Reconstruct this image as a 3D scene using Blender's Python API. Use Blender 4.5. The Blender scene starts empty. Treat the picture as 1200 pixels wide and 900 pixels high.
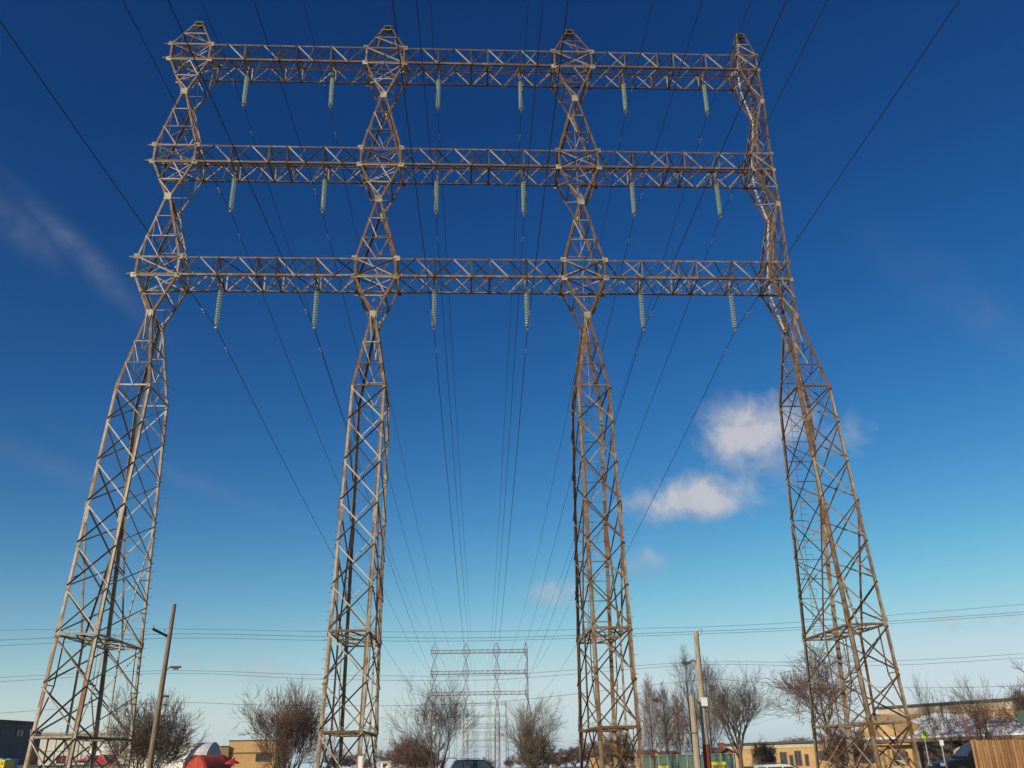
import bpy, math, random
from mathutils import Vector as V, Matrix, noise

# ------------------------------------------------------------------ camera
F_PX, PITCH, YAW, ROLL, EYE = 1047.45, math.radians(22.778), math.radians(3.180), math.radians(-1.148), 1.40
scene = bpy.context.scene
cam_data = bpy.data.cameras.new("camera")
cam_data.lens = 36.0 * F_PX / 1200.0
cam_data.sensor_width = 36.0
cam_data.clip_start = 0.1
cam_data.clip_end = 20000
cam = bpy.data.objects.new("camera", cam_data)
scene.collection.objects.link(cam)
scene.camera = cam
R0 = V((math.cos(YAW), -math.sin(YAW), 0))
FW = V((math.sin(YAW) * math.cos(PITCH), math.cos(YAW) * math.cos(PITCH), math.sin(PITCH)))
U0 = R0.cross(FW)
CR = R0 * math.cos(ROLL) + U0 * math.sin(ROLL)
CU = -R0 * math.sin(ROLL) + U0 * math.cos(ROLL)
M = Matrix((CR, CU, -FW)).transposed().to_4x4()
M.translation = V((0, 0, EYE))
cam.matrix_world = M
EYEP = V((0, 0, EYE))

def ray(u, v):
    return (CR * ((u - 600) / F_PX) + CU * ((450 - v) / F_PX) + FW).normalized()

def at(u, v, Y):
    d = ray(u, v)
    return EYEP + d * (Y / d.y)

def hit(u, v, P, n):
    d = ray(u, v)
    return EYEP + d * ((P - EYEP).dot(n) / d.dot(n))

# ------------------------------------------------------------------ world, sun, exposure
SUN_EL, SUN_AZ = math.radians(24), math.radians(222)      # azimuth clockwise from +Y: behind the camera, to the left
sun_dir = V((math.sin(SUN_AZ) * math.cos(SUN_EL), math.cos(SUN_AZ) * math.cos(SUN_EL), math.sin(SUN_EL)))
world = bpy.data.worlds.new("World")
scene.world = world
world.use_nodes = True
nt = world.node_tree
nt.nodes.clear()
N = nt.nodes.new
L = nt.links.new
sky = N("ShaderNodeTexSky")
sky.sky_type = 'NISHITA'
sky.sun_disc = False
sky.sun_elevation = SUN_EL
sky.sun_rotation = SUN_AZ
sky.altitude = 100
sky.air_density = 1.0
sky.dust_density = 0.35
sky.ozone_density = 3.0
hsv = N("ShaderNodeHueSaturation")
hsv.inputs['Saturation'].default_value = 1.18
hsv.inputs['Value'].default_value = 1.0
L(sky.outputs[0], hsv.inputs['Color'])
gam = N("ShaderNodeGamma")
gam.inputs['Gamma'].default_value = 1.0
L(hsv.outputs[0], gam.inputs[0])
SKY_STRENGTH = 0.085
sepc = N("ShaderNodeSeparateColor")
L(gam.outputs[0], sepc.inputs[0])
comb = N("ShaderNodeCombineColor")
tc = N("ShaderNodeTexCoord")
nz = N("ShaderNodeTexNoise")
nz.inputs['Scale'].default_value = 26
nz.inputs['Detail'].default_value = 9
nz.inputs['Roughness'].default_value = 0.62
nz.inputs['Distortion'].default_value = 0.25
L(tc.outputs['Generated'], nz.inputs['Vector'])

def mth(op, a, b=None, c=None, clamp=False):
    n = N("ShaderNodeMath")
    n.operation = op
    n.use_clamp = clamp
    for i, x in enumerate((a, b, c)):
        if x is None:
            continue
        if isinstance(x, (int, float)):
            n.inputs[i].default_value = x
        else:
            L(x, n.inputs[i])
    return n.outputs[0]

def dotp(vec):
    n = N("ShaderNodeVectorMath")
    n.operation = 'DOT_PRODUCT'
    L(tc.outputs['Generated'], n.inputs[0])
    n.inputs[1].default_value = vec
    return n.outputs['Value']

# deeper, more saturated blue towards the zenith (the phone's colour response)
for i_, (A_, g_, m_) in enumerate(((3.9, 2.0, .60), (2.2, 1.61, .72), (1.58, 1.38, .80))):
    p_ = mth('POWER', mth('MULTIPLY', sepc.outputs[i_], SKY_STRENGTH), g_)
    c_ = mth('MULTIPLY', p_, A_)
    # soft shoulder so the horizon does not burn out
    c_ = mth('DIVIDE', c_, mth('POWER', mth('ADD', 1.0, mth('POWER', mth('DIVIDE', c_, m_), 4.0)), 0.25))
    L(mth('MULTIPLY', c_, 1 / SKY_STRENGTH), comb.inputs[i_])

# clouds stand at fixed directions of the sky: centre u, v, half width, half height (degrees), tilt, strength
CLOUDS = [(880, 510, 2.8, 2.3, -12, 1.0), (904, 500, 2.3, 2.0, 0, .85), (814, 583, 3.7, 1.25, 3, 1.05), (850, 587, 2.5, 1.05, 0, .85), (858, 552, 1.8, 1.8, 0, .42), (968, 516, 4.2, 1.7, 8, .34),
          (756, 664, 1.8, 1.1, 0, .5), (643, 697, 2.2, 1.0, 5, .62), 
          (290, 783, 4.2, 1.1, -8, .40), (1135, 728, 4.5, .8, -3, .42), (1015, 520, 2.2, 1.2, 0, .30), (1140, 350, 3.5, 2.2, -60, .10)]
WISPS = [(20, 262, 2.6, .9, -30, .17), (96, 298, 3.8, .6, -36, .22), (215, 560, 5.0, .5, -18, .10), (1125, 350, 4.5, 1.2, -50, .10), (60, 545, 5.0, .6, -14, .10)]
def blob(u, v, hw, hh, tilt, st):
    c = ray(u, v)
    r = c.cross(V((0, 0, 1))).normalized()
    up = r.cross(c)
    t = math.radians(tilt)
    r2, u2 = r * math.cos(t) + up * math.sin(t), -r * math.sin(t) + up * math.cos(t)
    a = mth('DIVIDE', dotp(r2), math.sin(math.radians(hw)))
    b = mth('DIVIDE', dotp(u2), math.sin(math.radians(hh)))
    rr = mth('ADD', mth('MULTIPLY', a, a), mth('MULTIPLY', b, b))
    g = mth('MULTIPLY', mth('EXPONENT', mth('MULTIPLY', rr, -0.8)), st)
    return mth('MULTIPLY', g, mth('GREATER_THAN', dotp(c), 0.0))
total = wisp = None
for c_ in CLOUDS:
    g = blob(*c_)
    total = g if total is None else mth('MAXIMUM', total, g)
for c_ in WISPS:
    g = blob(*c_)
    wisp = g if wisp is None else mth('MAXIMUM', wisp, g)
dens = mth('SUBTRACT', mth('ADD', total, mth('MULTIPLY', mth('SUBTRACT', nz.outputs[0], 0.5), mth('MULTIPLY', mth('POWER', total, 0.5), 2.0))), 0.24)
dens = mth('MULTIPLY', mth('MULTIPLY', dens, 1.35, clamp=True), 0.86)
dens = mth('MAXIMUM', dens, mth('MULTIPLY', wisp, mth('MULTIPLY', mth('SUBTRACT', nz.outputs[0], 0.22), 1.7, clamp=True)))
nz2 = N("ShaderNodeTexNoise")
nz2.inputs['Scale'].default_value = 30
nz2.inputs['Detail'].default_value = 6
L(tc.outputs['Generated'], nz2.inputs['Vector'])
ccol = N("ShaderNodeMix")
ccol.data_type = 'RGBA'
ccol.inputs['A'].default_value = (4.2, 4.6, 5.4, 1)
ccol.inputs['B'].default_value = (7.0, 6.9, 7.1, 1)
L(mth('MULTIPLY', mth('SUBTRACT', mth('ADD', nz2.outputs[0], mth('MULTIPLY', dens, .5)), 0.45), 2.2, clamp=True), ccol.inputs['Factor'])
mx = N("ShaderNodeMix")
mx.data_type = 'RGBA'
L(dens, mx.inputs['Factor'])
low = N("ShaderNodeMix")            # pale band of winter haze just above the horizon
low.data_type = 'RGBA'
low.inputs['B'].default_value = (.68 / SKY_STRENGTH, .86 / SKY_STRENGTH, .96 / SKY_STRENGTH, 1)
L(mth('MULTIPLY', mth('EXPONENT', mth('DIVIDE', mth('MAXIMUM', dotp(V((0, 0, 1))), 0.0), -0.065)), .85), low.inputs['Factor'])
L(comb.outputs[0], low.inputs['A'])
L(low.outputs['Result'], mx.inputs['A'])
L(ccol.outputs['Result'], mx.inputs['B'])
bg = N("ShaderNodeBackground")
bg.inputs['Strength'].default_value = SKY_STRENGTH
L(mx.outputs['Result'], bg.inputs['Color'])
wo = N("ShaderNodeOutputWorld")
L(bg.outputs[0], wo.inputs['Surface'])

sd = bpy.data.lights.new("sun", 'SUN')
sd.energy = 4.2
sd.angle = math.radians(0.53)
sd.color = (1.0, 0.88, 0.68)
so = bpy.data.objects.new("sun", sd)
scene.collection.objects.link(so)
so.rotation_euler = sun_dir.to_track_quat('Z', 'Y').to_euler()

scene.view_settings.view_transform = 'Standard'
scene.view_settings.look = 'None'
scene.view_settings.exposure = 0.0
scene.view_settings.gamma = 1.0
scene.view_settings.use_curve_mapping = False
scene.cycles.max_bounces = 5
scene.cycles.volume_bounces = 0
scene.cycles.transparent_max_bounces = 8

# ------------------------------------------------------------------ materials
MATS = {}
def mat(name, col, rough=0.8, metal=0.0, col2=None, scale=3.0, attr=None, bump=0.0, stretch=(1, 1, 1), spec=0.3, contrast=(0.35, 0.65), trans=0.0, coords='Object', col3=None, scale3=.6):
    if name in MATS:
        return MATS[name]
    m = bpy.data.materials.new(name)
    m.use_nodes = True
    t = m.node_tree
    b = t.nodes["Principled BSDF"]
    b.inputs['Base Color'].default_value = (*col, 1)
    b.inputs['Roughness'].default_value = rough
    b.inputs['Metallic'].default_value = metal
    b.inputs['Specular IOR Level'].default_value = spec
    b.inputs['Transmission Weight'].default_value = trans
    if col2 is not None:
        co = t.nodes.new("ShaderNodeTexCoord")
        mp = t.nodes.new("ShaderNodeMapping")
        mp.inputs['Scale'].default_value = stretch
        t.links.new(co.outputs[coords], mp.inputs[0])
        nn = t.nodes.new("ShaderNodeTexNoise")
        nn.inputs['Scale'].default_value = scale
        nn.inputs['Detail'].default_value = 6
        nn.inputs['Roughness'].default_value = 0.65
        t.links.new(mp.outputs[0], nn.inputs['Vector'])
        src = nn.outputs[0]
        if attr:
            at_ = t.nodes.new("ShaderNodeAttribute")
            at_.attribute_name = attr
            ad = t.nodes.new("ShaderNodeMath")
            ad.operation = 'ADD'
            t.links.new(src, ad.inputs[0])
            t.links.new(at_.outputs['Fac'], ad.inputs[1])
            src = ad.outputs[0]
        rp = t.nodes.new("ShaderNodeMapRange")
        rp.inputs['From Min'].default_value = contrast[0]
        rp.inputs['From Max'].default_value = contrast[1]
        t.links.new(src, rp.inputs['Value'])
        mi = t.nodes.new("ShaderNodeMix")
        mi.data_type = 'RGBA'
        mi.inputs['A'].default_value = (*col, 1)
        mi.inputs['B'].default_value = (*col2, 1)
        t.links.new(rp.outputs[0], mi.inputs['Factor'])
        out = mi.outputs['Result']
        if col3 is not None:
            n3 = t.nodes.new("ShaderNodeTexNoise")
            n3.inputs['Scale'].default_value = scale3
            n3.inputs['Detail'].default_value = 4
            t.links.new(mp.outputs[0], n3.inputs['Vector'])
            r3 = t.nodes.new("ShaderNodeMapRange")
            r3.inputs['From Min'].default_value = .56
            r3.inputs['From Max'].default_value = .68
            t.links.new(n3.outputs[0], r3.inputs['Value'])
            m3 = t.nodes.new("ShaderNodeMix")
            m3.data_type = 'RGBA'
            t.links.new(r3.outputs[0], m3.inputs['Factor'])
            t.links.new(out, m3.inputs['A'])
            m3.inputs['B'].default_value = (*col3, 1)
            out = m3.outputs['Result']
        t.links.new(out, b.inputs['Base Color'])
        if bump > 0:
            bp = t.nodes.new("ShaderNodeBump")
            bp.inputs['Strength'].default_value = bump
            bp.inputs['Distance'].default_value = 0.02
            t.links.new(nn.outputs[0], bp.inputs['Height'])
            t.links.new(bp.outputs[0], b.inputs['Normal'])
    MATS[name] = m
    return m

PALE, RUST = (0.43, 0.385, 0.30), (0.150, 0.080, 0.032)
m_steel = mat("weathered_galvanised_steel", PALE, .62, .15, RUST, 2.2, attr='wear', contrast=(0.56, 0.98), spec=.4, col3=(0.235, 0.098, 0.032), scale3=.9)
m_clean = mat("pale_galvanised_steel", (0.55, 0.52, 0.45), .6, .2, (0.33, 0.24, 0.16), 4, contrast=(.5, .8))
m_hard = mat("dark_steel_hardware", (0.10, 0.09, 0.08), .6, .4)
m_glass = mat("green_toughened_glass", (0.60, 0.82, 0.68), .06, 0, (0.88, 0.96, 0.90), 30, spec=.9)
m_cap = mat("zinc_cap", (0.42, 0.42, 0.40), .4, .6)
m_wire = mat("aged_aluminium_cable", (0.028, 0.028, 0.032), .7, 0)
m_cable = mat("black_cable", (0.03, 0.032, 0.035), .6)
m_wood = mat("weathered_pole_wood", (0.30, 0.22, 0.15), .9, 0, (0.17, 0.12, 0.085), 5, stretch=(3, 3, .35), bump=.3)
m_wood2 = mat("bleached_pole_wood", (0.46, 0.40, 0.30), .9, 0, (0.27, 0.21, 0.15), 5, stretch=(3, 3, .35), bump=.3)
m_red_dirt = mat("red_brown_paint", (0.22, 0.05, 0.03), .8)
m_bark = mat("bare_bark", (0.13, 0.095, 0.07), .9, 0, (0.20, 0.152, 0.115), 2.5, contrast=(.4, .7))
m_bark_red = mat("reddish_bark", (0.13, 0.078, 0.058), .9, 0, (0.19, 0.12, 0.09), 2.5, contrast=(.4, .7))
m_bark_dark = mat("dark_bark", (0.08, 0.060, 0.048), .9, 0, (0.13, 0.10, 0.08), 2.5, contrast=(.4, .7))
m_ground = mat("winter_grass", (0.17, 0.13, 0.065), .95, 0, (0.10, 0.095, 0.045), .25, col3=(0.78, 0.80, 0.84), scale3=.05, bump=.4)
m_asphalt = mat("asphalt", (0.055, 0.055, 0.058), .9, 0, (0.085, 0.083, 0.08), 1.5)
m_concrete = mat("kerb_concrete", (0.42, 0.40, 0.37), .9, 0, (0.33, 0.31, 0.28), 2)
m_paintw = mat("white_road_paint", (0.75, 0.74, 0.70), .7)
m_snow = mat("snow", (0.80, 0.82, 0.86), .8, 0, (0.60, 0.60, 0.62), 2.0, bump=.5)
m_shingle = mat("shingle_with_snow", (0.12, 0.095, 0.085), .9, 0, (0.78, 0.79, 0.83), .42, contrast=(.40, .47), bump=.4, stretch=(1, 1, 1))
m_tan = mat("tan_brick", (0.62, 0.40, 0.18), .9, 0, (0.50, 0.31, 0.13), 1.2, bump=.1)
m_tan2 = mat("ochre_panel", (0.60, 0.37, 0.15), .85, 0, (0.52, 0.31, 0.12), .8)
m_fascia = mat("pale_fascia", (0.62, 0.52, 0.36), .8, 0, (0.5, .4, .26), 1)
m_cream = mat("cream_siding", (0.80, 0.76, 0.66), .8, 0, (0.70, 0.65, 0.55), .5, stretch=(1, 1, .3))
m_slate = mat("slate_blue_siding", (0.075, 0.085, 0.10), .8, 0, (0.10, 0.115, 0.13), .6)
m_maroon = mat("maroon_trim", (0.13, 0.035, 0.045), .7)
m_darkroof = mat("dark_roof_edge", (0.09, 0.085, 0.08), .8)
m_window = mat("dark_window_glass", (0.035, 0.045, 0.055), .08, 0, (0.07, 0.08, 0.09), 2, spec=.6)
m_frame = mat("window_frame_brown", (0.20, 0.13, 0.08), .7)
m_framew = mat("window_frame_white", (0.7, 0.68, 0.62), .7)
m_fabric_w = mat("white_tent_fabric", (0.78, 0.76, 0.70), .7, 0, (0.66, 0.64, 0.58), .7)
m_fabric_shade = mat("shade_toned_tent_fabric", (0.40, 0.42, 0.46), .8)  # white tent's end panel, its shade put into the grey-blue colour
m_fabric_r = mat("red_tent_fabric", (0.50, 0.075, 0.045), .7, 0, (0.40, 0.055, 0.035), .7)
m_redroof = mat("red_awning", (0.52, 0.02, 0.03), .7)
m_white = mat("white_paint", (0.78, 0.77, 0.74), .6)
m_yellow = mat("yellow_paint", (0.75, 0.60, 0.03), .6)
m_blue = mat("blue_plastic", (0.08, 0.32, 0.55), .5)
m_greenmesh = mat("green_privacy_mesh", (0.15, 0.23, 0.175), .8, 0, (0.09, 0.155, 0.115), 1.5, stretch=(3, 3, .2))
m_post = mat("galvanised_post", (0.45, 0.48, 0.44), .6, .3)
m_plank = mat("cedar_plank", (0.40, 0.215, 0.09), .85, 0, (0.20, 0.095, 0.04), 3, attr='wear', contrast=(.42, .92), stretch=(4, 4, .5), bump=.2)
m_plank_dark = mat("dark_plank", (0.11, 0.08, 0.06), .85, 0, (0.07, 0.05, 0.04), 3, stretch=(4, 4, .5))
m_car_dark = mat("black_car_paint", (0.010, 0.012, 0.014), .32, 0, spec=.3)
m_car_teal = mat("dark_teal_car_paint", (0.010, 0.026, 0.027), .32, 0, spec=.3)
m_car_white = mat("white_car_paint", (0.75, 0.75, 0.75), .25, 0, spec=.5)
m_tyre = mat("rubber", (0.02, 0.02, 0.02), .8)
m_rim = mat("alloy_rim", (0.45, 0.45, 0.46), .35, .8)
m_red = mat("red_lamp_lens", (0.5, 0.01, 0.01), .2)
m_brick = mat("red_brick", (0.36, 0.12, 0.06), .9, 0, (0.27, 0.09, 0.05), 2)
m_brownroof = mat("brown_shingle", (0.18, 0.10, 0.075), .9, 0, (0.13, 0.075, 0.06), 2)
m_lime = mat("fluorescent_yellow_green", (0.62, 0.80, 0.03), .6)
m_greendisc = mat("dull_green_paint", (0.10, 0.14, 0.09), .7)
m_chrome = mat("bright_flue_steel", (0.72, 0.72, 0.70), .35, .6)
m_nest = mat("dry_reddish_nest", (0.16, 0.06, 0.04), .9)
m_dish = mat("dish_grey", (0.6, 0.6, 0.6), .6)

# ------------------------------------------------------------------ mesh builder
col = scene.collection

class MB:
    def __init__(s):
        s.v, s.f, s.w = [], [], []
    def add(s, vs, fs, w=0.0):
        b = len(s.v)
        s.v += [tuple(x) for x in vs]
        s.f += [tuple(i + b for i in f) for f in fs]
        s.w += [w] * len(fs)
    def L(s, p, q, u, v, sz, t=None, w=0.0):
        p, q = V(p), V(q)
        t = t or max(sz * .11, .009)
        pr = [V((0, 0, 0)), u * sz, u * sz + v * t, (u + v) * t, v * sz + u * t, v * sz]
        vs = [p + x for x in pr] + [q + x for x in pr]
        fs = [(i, (i + 1) % 6, (i + 1) % 6 + 6, i + 6) for i in range(6)]
        fs += [(3, 2, 1, 0), (0, 5, 4, 3), (6, 7, 8, 9), (9, 10, 11, 6)]
        s.add(vs, fs, w)
    def ang(s, p, q, n, sz, w=0.0, flip=False, t=None):
        """angle iron lying on a face with outward normal n"""
        p, q = V(p), V(q)
        d = (q - p)
        if d.length < 1e-5:
            return
        d.normalize()
        n = V(n)
        n = (n - d * n.dot(d))
        if n.length < 1e-4:
            n = d.orthogonal()
        n.normalize()
        b = d.cross(n)
        # sloping braces carry their outstanding leg on the upper edge, level ones turn it inwards
        sloped = abs(d.z) > .2 and abs(n.z) < .5
        out = n if sloped else -n
        if (b.z < 0) != sloped:
            b = -b
        if abs(n.x) > .7 and sloped:
            # on the side faces: braces falling towards the rear show an outstanding leg below, the others hide it
            falls_back = d.y * d.z < 0
            out = n if falls_back else -n
            if b.z < 0:
                b = -b
        s.L(p - b * sz * .5, q - b * sz * .5, b, out, sz, t, w)
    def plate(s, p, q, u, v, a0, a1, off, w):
        """thin, browner strip lying on a leg's flange"""
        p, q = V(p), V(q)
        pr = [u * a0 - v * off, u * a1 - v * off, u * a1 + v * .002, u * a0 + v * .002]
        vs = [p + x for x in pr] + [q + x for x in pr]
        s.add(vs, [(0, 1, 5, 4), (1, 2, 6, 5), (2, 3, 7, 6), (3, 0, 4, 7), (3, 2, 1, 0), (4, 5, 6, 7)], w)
    def box(s, c, size, rz=0.0, w=0.0, axes=None):
        c = V(c)
        if axes is None:
            ax = (V((math.cos(rz), math.sin(rz), 0)), V((-math.sin(rz), math.cos(rz), 0)), V((0, 0, 1)))
        else:
            ax = axes
        h = [x * .5 for x in size]
        vs = []
        for k in (-1, 1):
            for j in (-1, 1):
                for i in (-1, 1):
                    vs.append(c + ax[0] * h[0] * i + ax[1] * h[1] * j + ax[2] * h[2] * k)
        s.add(vs, [(0, 2, 3, 1), (4, 5, 7, 6), (0, 1, 5, 4), (2, 6, 7, 3), (0, 4, 6, 2), (1, 3, 7, 5)], w)
    def beam(s, p, q, a, b, up=V((0, 0, 1)), w=0.0):
        p, q = V(p), V(q)
        d = (q - p)
        ln = d.length
        d.normalize()
        x = d.cross(up)
        if x.length < 1e-4:
            x = d.orthogonal()
        x.normalize()
        y = x.cross(d)
        s.box((p + q) * .5, (a, ln, b), axes=(x, d, y), w=w)
    def slab(s, pts, d, w=0.0):
        """polygon pts extruded by vector d"""
        n = len(pts)
        pts = [V(p) for p in pts]
        d = V(d)
        vs = pts + [p + d for p in pts]
        fs = [tuple(range(n - 1, -1, -1)), tuple(range(n, 2 * n))]
        fs += [(i, (i + 1) % n, (i + 1) % n + n, i + n) for i in range(n)]
        s.add(vs, fs, w)
    def tube(s, pts, rs, k=6, cap=True, w=0.0):
        pts = [V(p) for p in pts]
        if not isinstance(rs, (list, tuple)):
            rs = [rs] * len(pts)
        vs, fs = [], []
        ref = None
        for i, p in enumerate(pts):
            d = (pts[min(i + 1, len(pts) - 1)] - pts[max(i - 1, 0)])
            if d.length < 1e-7:
                d = V((0, 0, 1))
            d.normalize()
            if ref is None:
                ref = d.orthogonal().normalized()
            ref = (ref - d * ref.dot(d))
            if ref.length < 1e-5:
                ref = d.orthogonal()
            ref.normalize()
            b = d.cross(ref)
            for j in range(k):
                a = 2 * math.pi * j / k
                vs.append(p + (ref * math.cos(a) + b * math.sin(a)) * rs[i])
        for i in range(len(pts) - 1):
            for j in range(k):
                fs.append((i * k + j, i * k + (j + 1) % k, (i + 1) * k + (j + 1) % k, (i + 1) * k + j))
        if cap:
            fs.append(tuple(range(k - 1, -1, -1)))
            e = (len(pts) - 1) * k
            fs.append(tuple(range(e, e + k)))
        s.add(vs, fs, w)
    def lathe(s, prof, k=12, c=(0, 0, 0), w=0.0):
        c = V(c)
        vs, fs = [], []
        for r, z in prof:
            for j in range(k):
                a = 2 * math.pi * j / k
                vs.append(c + V((r * math.cos(a), r * math.sin(a), z)))
        n = len(prof)
        for i in range(n - 1):
            for j in range(k):
                fs.append((i * k + j, i * k + (j + 1) % k, (i + 1) * k + (j + 1) % k, (i + 1) * k + j))
        fs.append(tuple(range(k - 1, -1, -1)))
        fs.append(tuple(range((n - 1) * k, n * k)))
        s.add(vs, fs, w)
    def build(s, name, material, parent=None, smooth=False, loc=None, origin=None):
        me = bpy.data.meshes.new(name)
        vs = s.v
        if origin is not None:
            o_ = V(origin)
            vs = [tuple(V(x) - o_) for x in vs]
        me.from_pydata(vs, [], s.f)
        me.validate()
        if any(s.w):
            a = me.attributes.new('wear', 'FLOAT', 'FACE')
            if len(a.data) == len(s.w):
                a.data.foreach_set('value', s.w)
        if smooth:
            me.polygons.foreach_set('use_smooth', [True] * len(me.polygons))
        me.materials.append(material)
        me.update()
        o = bpy.data.objects.new(name, me)
        col.objects.link(o)
        if parent is not None:
            o.parent = parent
        if origin is not None:
            o.location = origin
        if loc is not None:
            o.location = loc
        return o

def tag(o, label=None, cat=None, group=None, kind=None):
    if label: o['label'] = label
    if cat: o['category'] = cat
    if group: o['group'] = group
    if kind: o['kind'] = kind
    return o

def thing(name, label, cat, loc=(0, 0, 0), group=None, rz=0):
    o = bpy.data.objects.new(name, None)
    o.empty_display_size = .3
    col.objects.link(o)
    o.location = loc
    o.rotation_euler = (0, 0, rz)
    return tag(o, label, cat, group)

def copy_tree(o, parent=None):
    c = o.copy()
    col.objects.link(c)
    c.parent = parent
    for ch in list(o.children):
        copy_tree(ch, c)
    return c

def lerp(a, b, t):
    return a + (b - a) * t

def ground_z(x, y):
    return -0.00743 * max(0.0, y - 47.0)

rnd = random.Random(7)

# ------------------------------------------------------------------ ground
def make_ground():
    xs = [-4000, -2000, -900, -400, -200, -120] + [x * 10 for x in range(-10, 11)] + [120, 200, 400, 900, 2000, 4000]
    ys = [-700, -300, -120, -60] + [y * 10 for y in range(-4, 16)] + [180, 220, 300, 400, 600, 900, 1300, 1800, 2600, 4000]
    mb = MB()
    vs = []
    for y in ys:
        for x in xs:
            h = noise.noise(V((x * .02, y * .02, 0))) * .10 if abs(x) < 110 and 20 < y < 150 else 0
            if 62 < y < 85: h = 0
            h -= .75 * math.exp(-((x - 23) ** 2 + (y - 52) ** 2) / 150)
            vs.append((x, y, ground_z(x, y) + h - 0.02))
    nx = len(xs)
    fs = []
    for j in range(len(ys) - 1):
        for i in range(nx - 1):
            a = j * nx + i
            fs.append((a, a + 1, a + nx + 1, a + nx))
    mb.add(vs, fs)
    tag(mb.build('ground', m_ground), kind='structure')
make_ground()

ROAD_Y = 70.0
def strip(name, y0, y1, dz, m, h=0.0, x0=-160, x1=160):
    mb = MB()
    z = ground_z(0, ROAD_Y - 4) + .1 + dz
    if h:
        mb.box((0, (y0 + y1) / 2, z - .25 + h / 2), (x1 - x0, y1 - y0, h + .5))
    else:
        mb.add([(x0, y0, z), (x1, y0, z), (x1, y1, z), (x0, y1, z)], [(0, 1, 2, 3)])
    return tag(mb.build(name, m), kind='structure')
strip('road', ROAD_Y - 4, ROAD_Y + 4, 0.004, m_asphalt)
strip('kerb', ROAD_Y - 4.2, ROAD_Y - 4, 0, m_concrete, .12)
strip('kerb', ROAD_Y + 4, ROAD_Y + 4.2, 0, m_concrete, .12)
strip('pavement', ROAD_Y + 4.2, ROAD_Y + 6, .0, m_concrete, .11)
mbl = MB()
zr = ground_z(0, ROAD_Y - 4) + .1 + .008
for i in range(-26, 27):
    x = i * 6
    mbl.add([(x, ROAD_Y - .07, zr), (x + 3, ROAD_Y - .07, zr), (x + 3, ROAD_Y + .07, zr), (x, ROAD_Y + .07, zr)], [(0, 1, 2, 3)])
tag(mbl.build('road_marking', m_paintw), kind='structure')

# ------------------------------------------------------------------ the lattice tower
D0 = 47.0
DP = 2.1
Z = EYE
ZB = {3: 26.72 + Z, 2: 34.81 + Z, 1: 43.01 + Z}
ZT = {3: 27.98 + Z, 2: 36.10 + Z, 1: 44.31 + Z}
ZW = {3: 24.18 + Z, 2: 32.23 + Z, 1: 40.33 + Z}
ZK, ZP = 19.38 + Z, 46.90 + Z
XC = [-18.294, -5.446, 7.178]
WID = {3: 1.274, 2: 1.303, 1: 1.313}
KF, KR, WK = -0.79, 2.51, 0.937
YF, YR, WBASE = 43.54, 51.58, 1.0
SHIFT = [-.146, -.255, -.12, .035]
LEVELS = [19.31 + Z, 17.19 + Z, 14.80 + Z, 12.50 + Z, 10.28 + Z, 8.10 + Z, 5.85 + Z, 3.55 + Z, 1.30 + Z, 0.0]

tower = thing('transmission_tower', 'huge rusty steel lattice tower with four columns and three long crossarms in the foreground', 'power pylon', (0, D0, 0))
OFF = V((0, -D0, 0))
NF, NB, NL, NR = V((0, -1, 0)), V((0, 1, 0)), V((-1, 0, 0)), V((1, 0, 0))

def column_sections(i):
    """rows of (z, xl, xr, yf, yr) from the top down"""
    if i < 3:
        xc = XC[i]
        s = []
        s.append((ZP, xc - .25, xc + .25, D0 + .80, D0 + 1.30))
        for b in (1, 2, 3):
            s.append((ZT[b], xc - WID[b], xc + WID[b], D0, D0 + DP))
            s.append((ZB[b], xc - WID[b], xc + WID[b], D0, D0 + DP))
            s.append((ZW[b], xc - .16, xc + .16, D0, D0 + DP))
        s.append((ZK, xc - WK, xc + WK, D0 + KF, D0 + KR))
        s.append((0.0, xc + SHIFT[i] - WBASE, xc + SHIFT[i] + WBASE, YF, YR))
    else:
        s = [(ZP, 19.0, 19.55, D0 + .75, D0 + 1.35)]
        for b, xi, xo in ((1, 18.545, 19.887), (2, 18.532, 19.85), (3, 18.555, 19.84)):
            s.append((ZT[b], xi, xo, D0, D0 + DP))
            s.append((ZB[b], xi, xo, D0, D0 + DP))
            s.append((ZW[b], 19.62, 19.93, D0, D0 + DP))
        s.append((ZK, 18.874, 20.787, D0 + KF, D0 + KR))
        s.append((0.0, 18.874 + .035 + (WK - WBASE), 20.787 + .035 - (WK - WBASE), YF, YR))
    return s

def corners(sec):
    z, xl, xr, yf, yr = sec
    return {'FL': V((xl, yf, z)) + OFF, 'FR': V((xr, yf, z)) + OFF, 'BL': V((xl, yr, z)) + OFF, 'BR': V((xr, yr, z)) + OFF}

FACES = [('FL', 'FR', NF), ('BR', 'BL', NB), ('BL', 'FL', NL), ('FR', 'BR', NR)]

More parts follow.
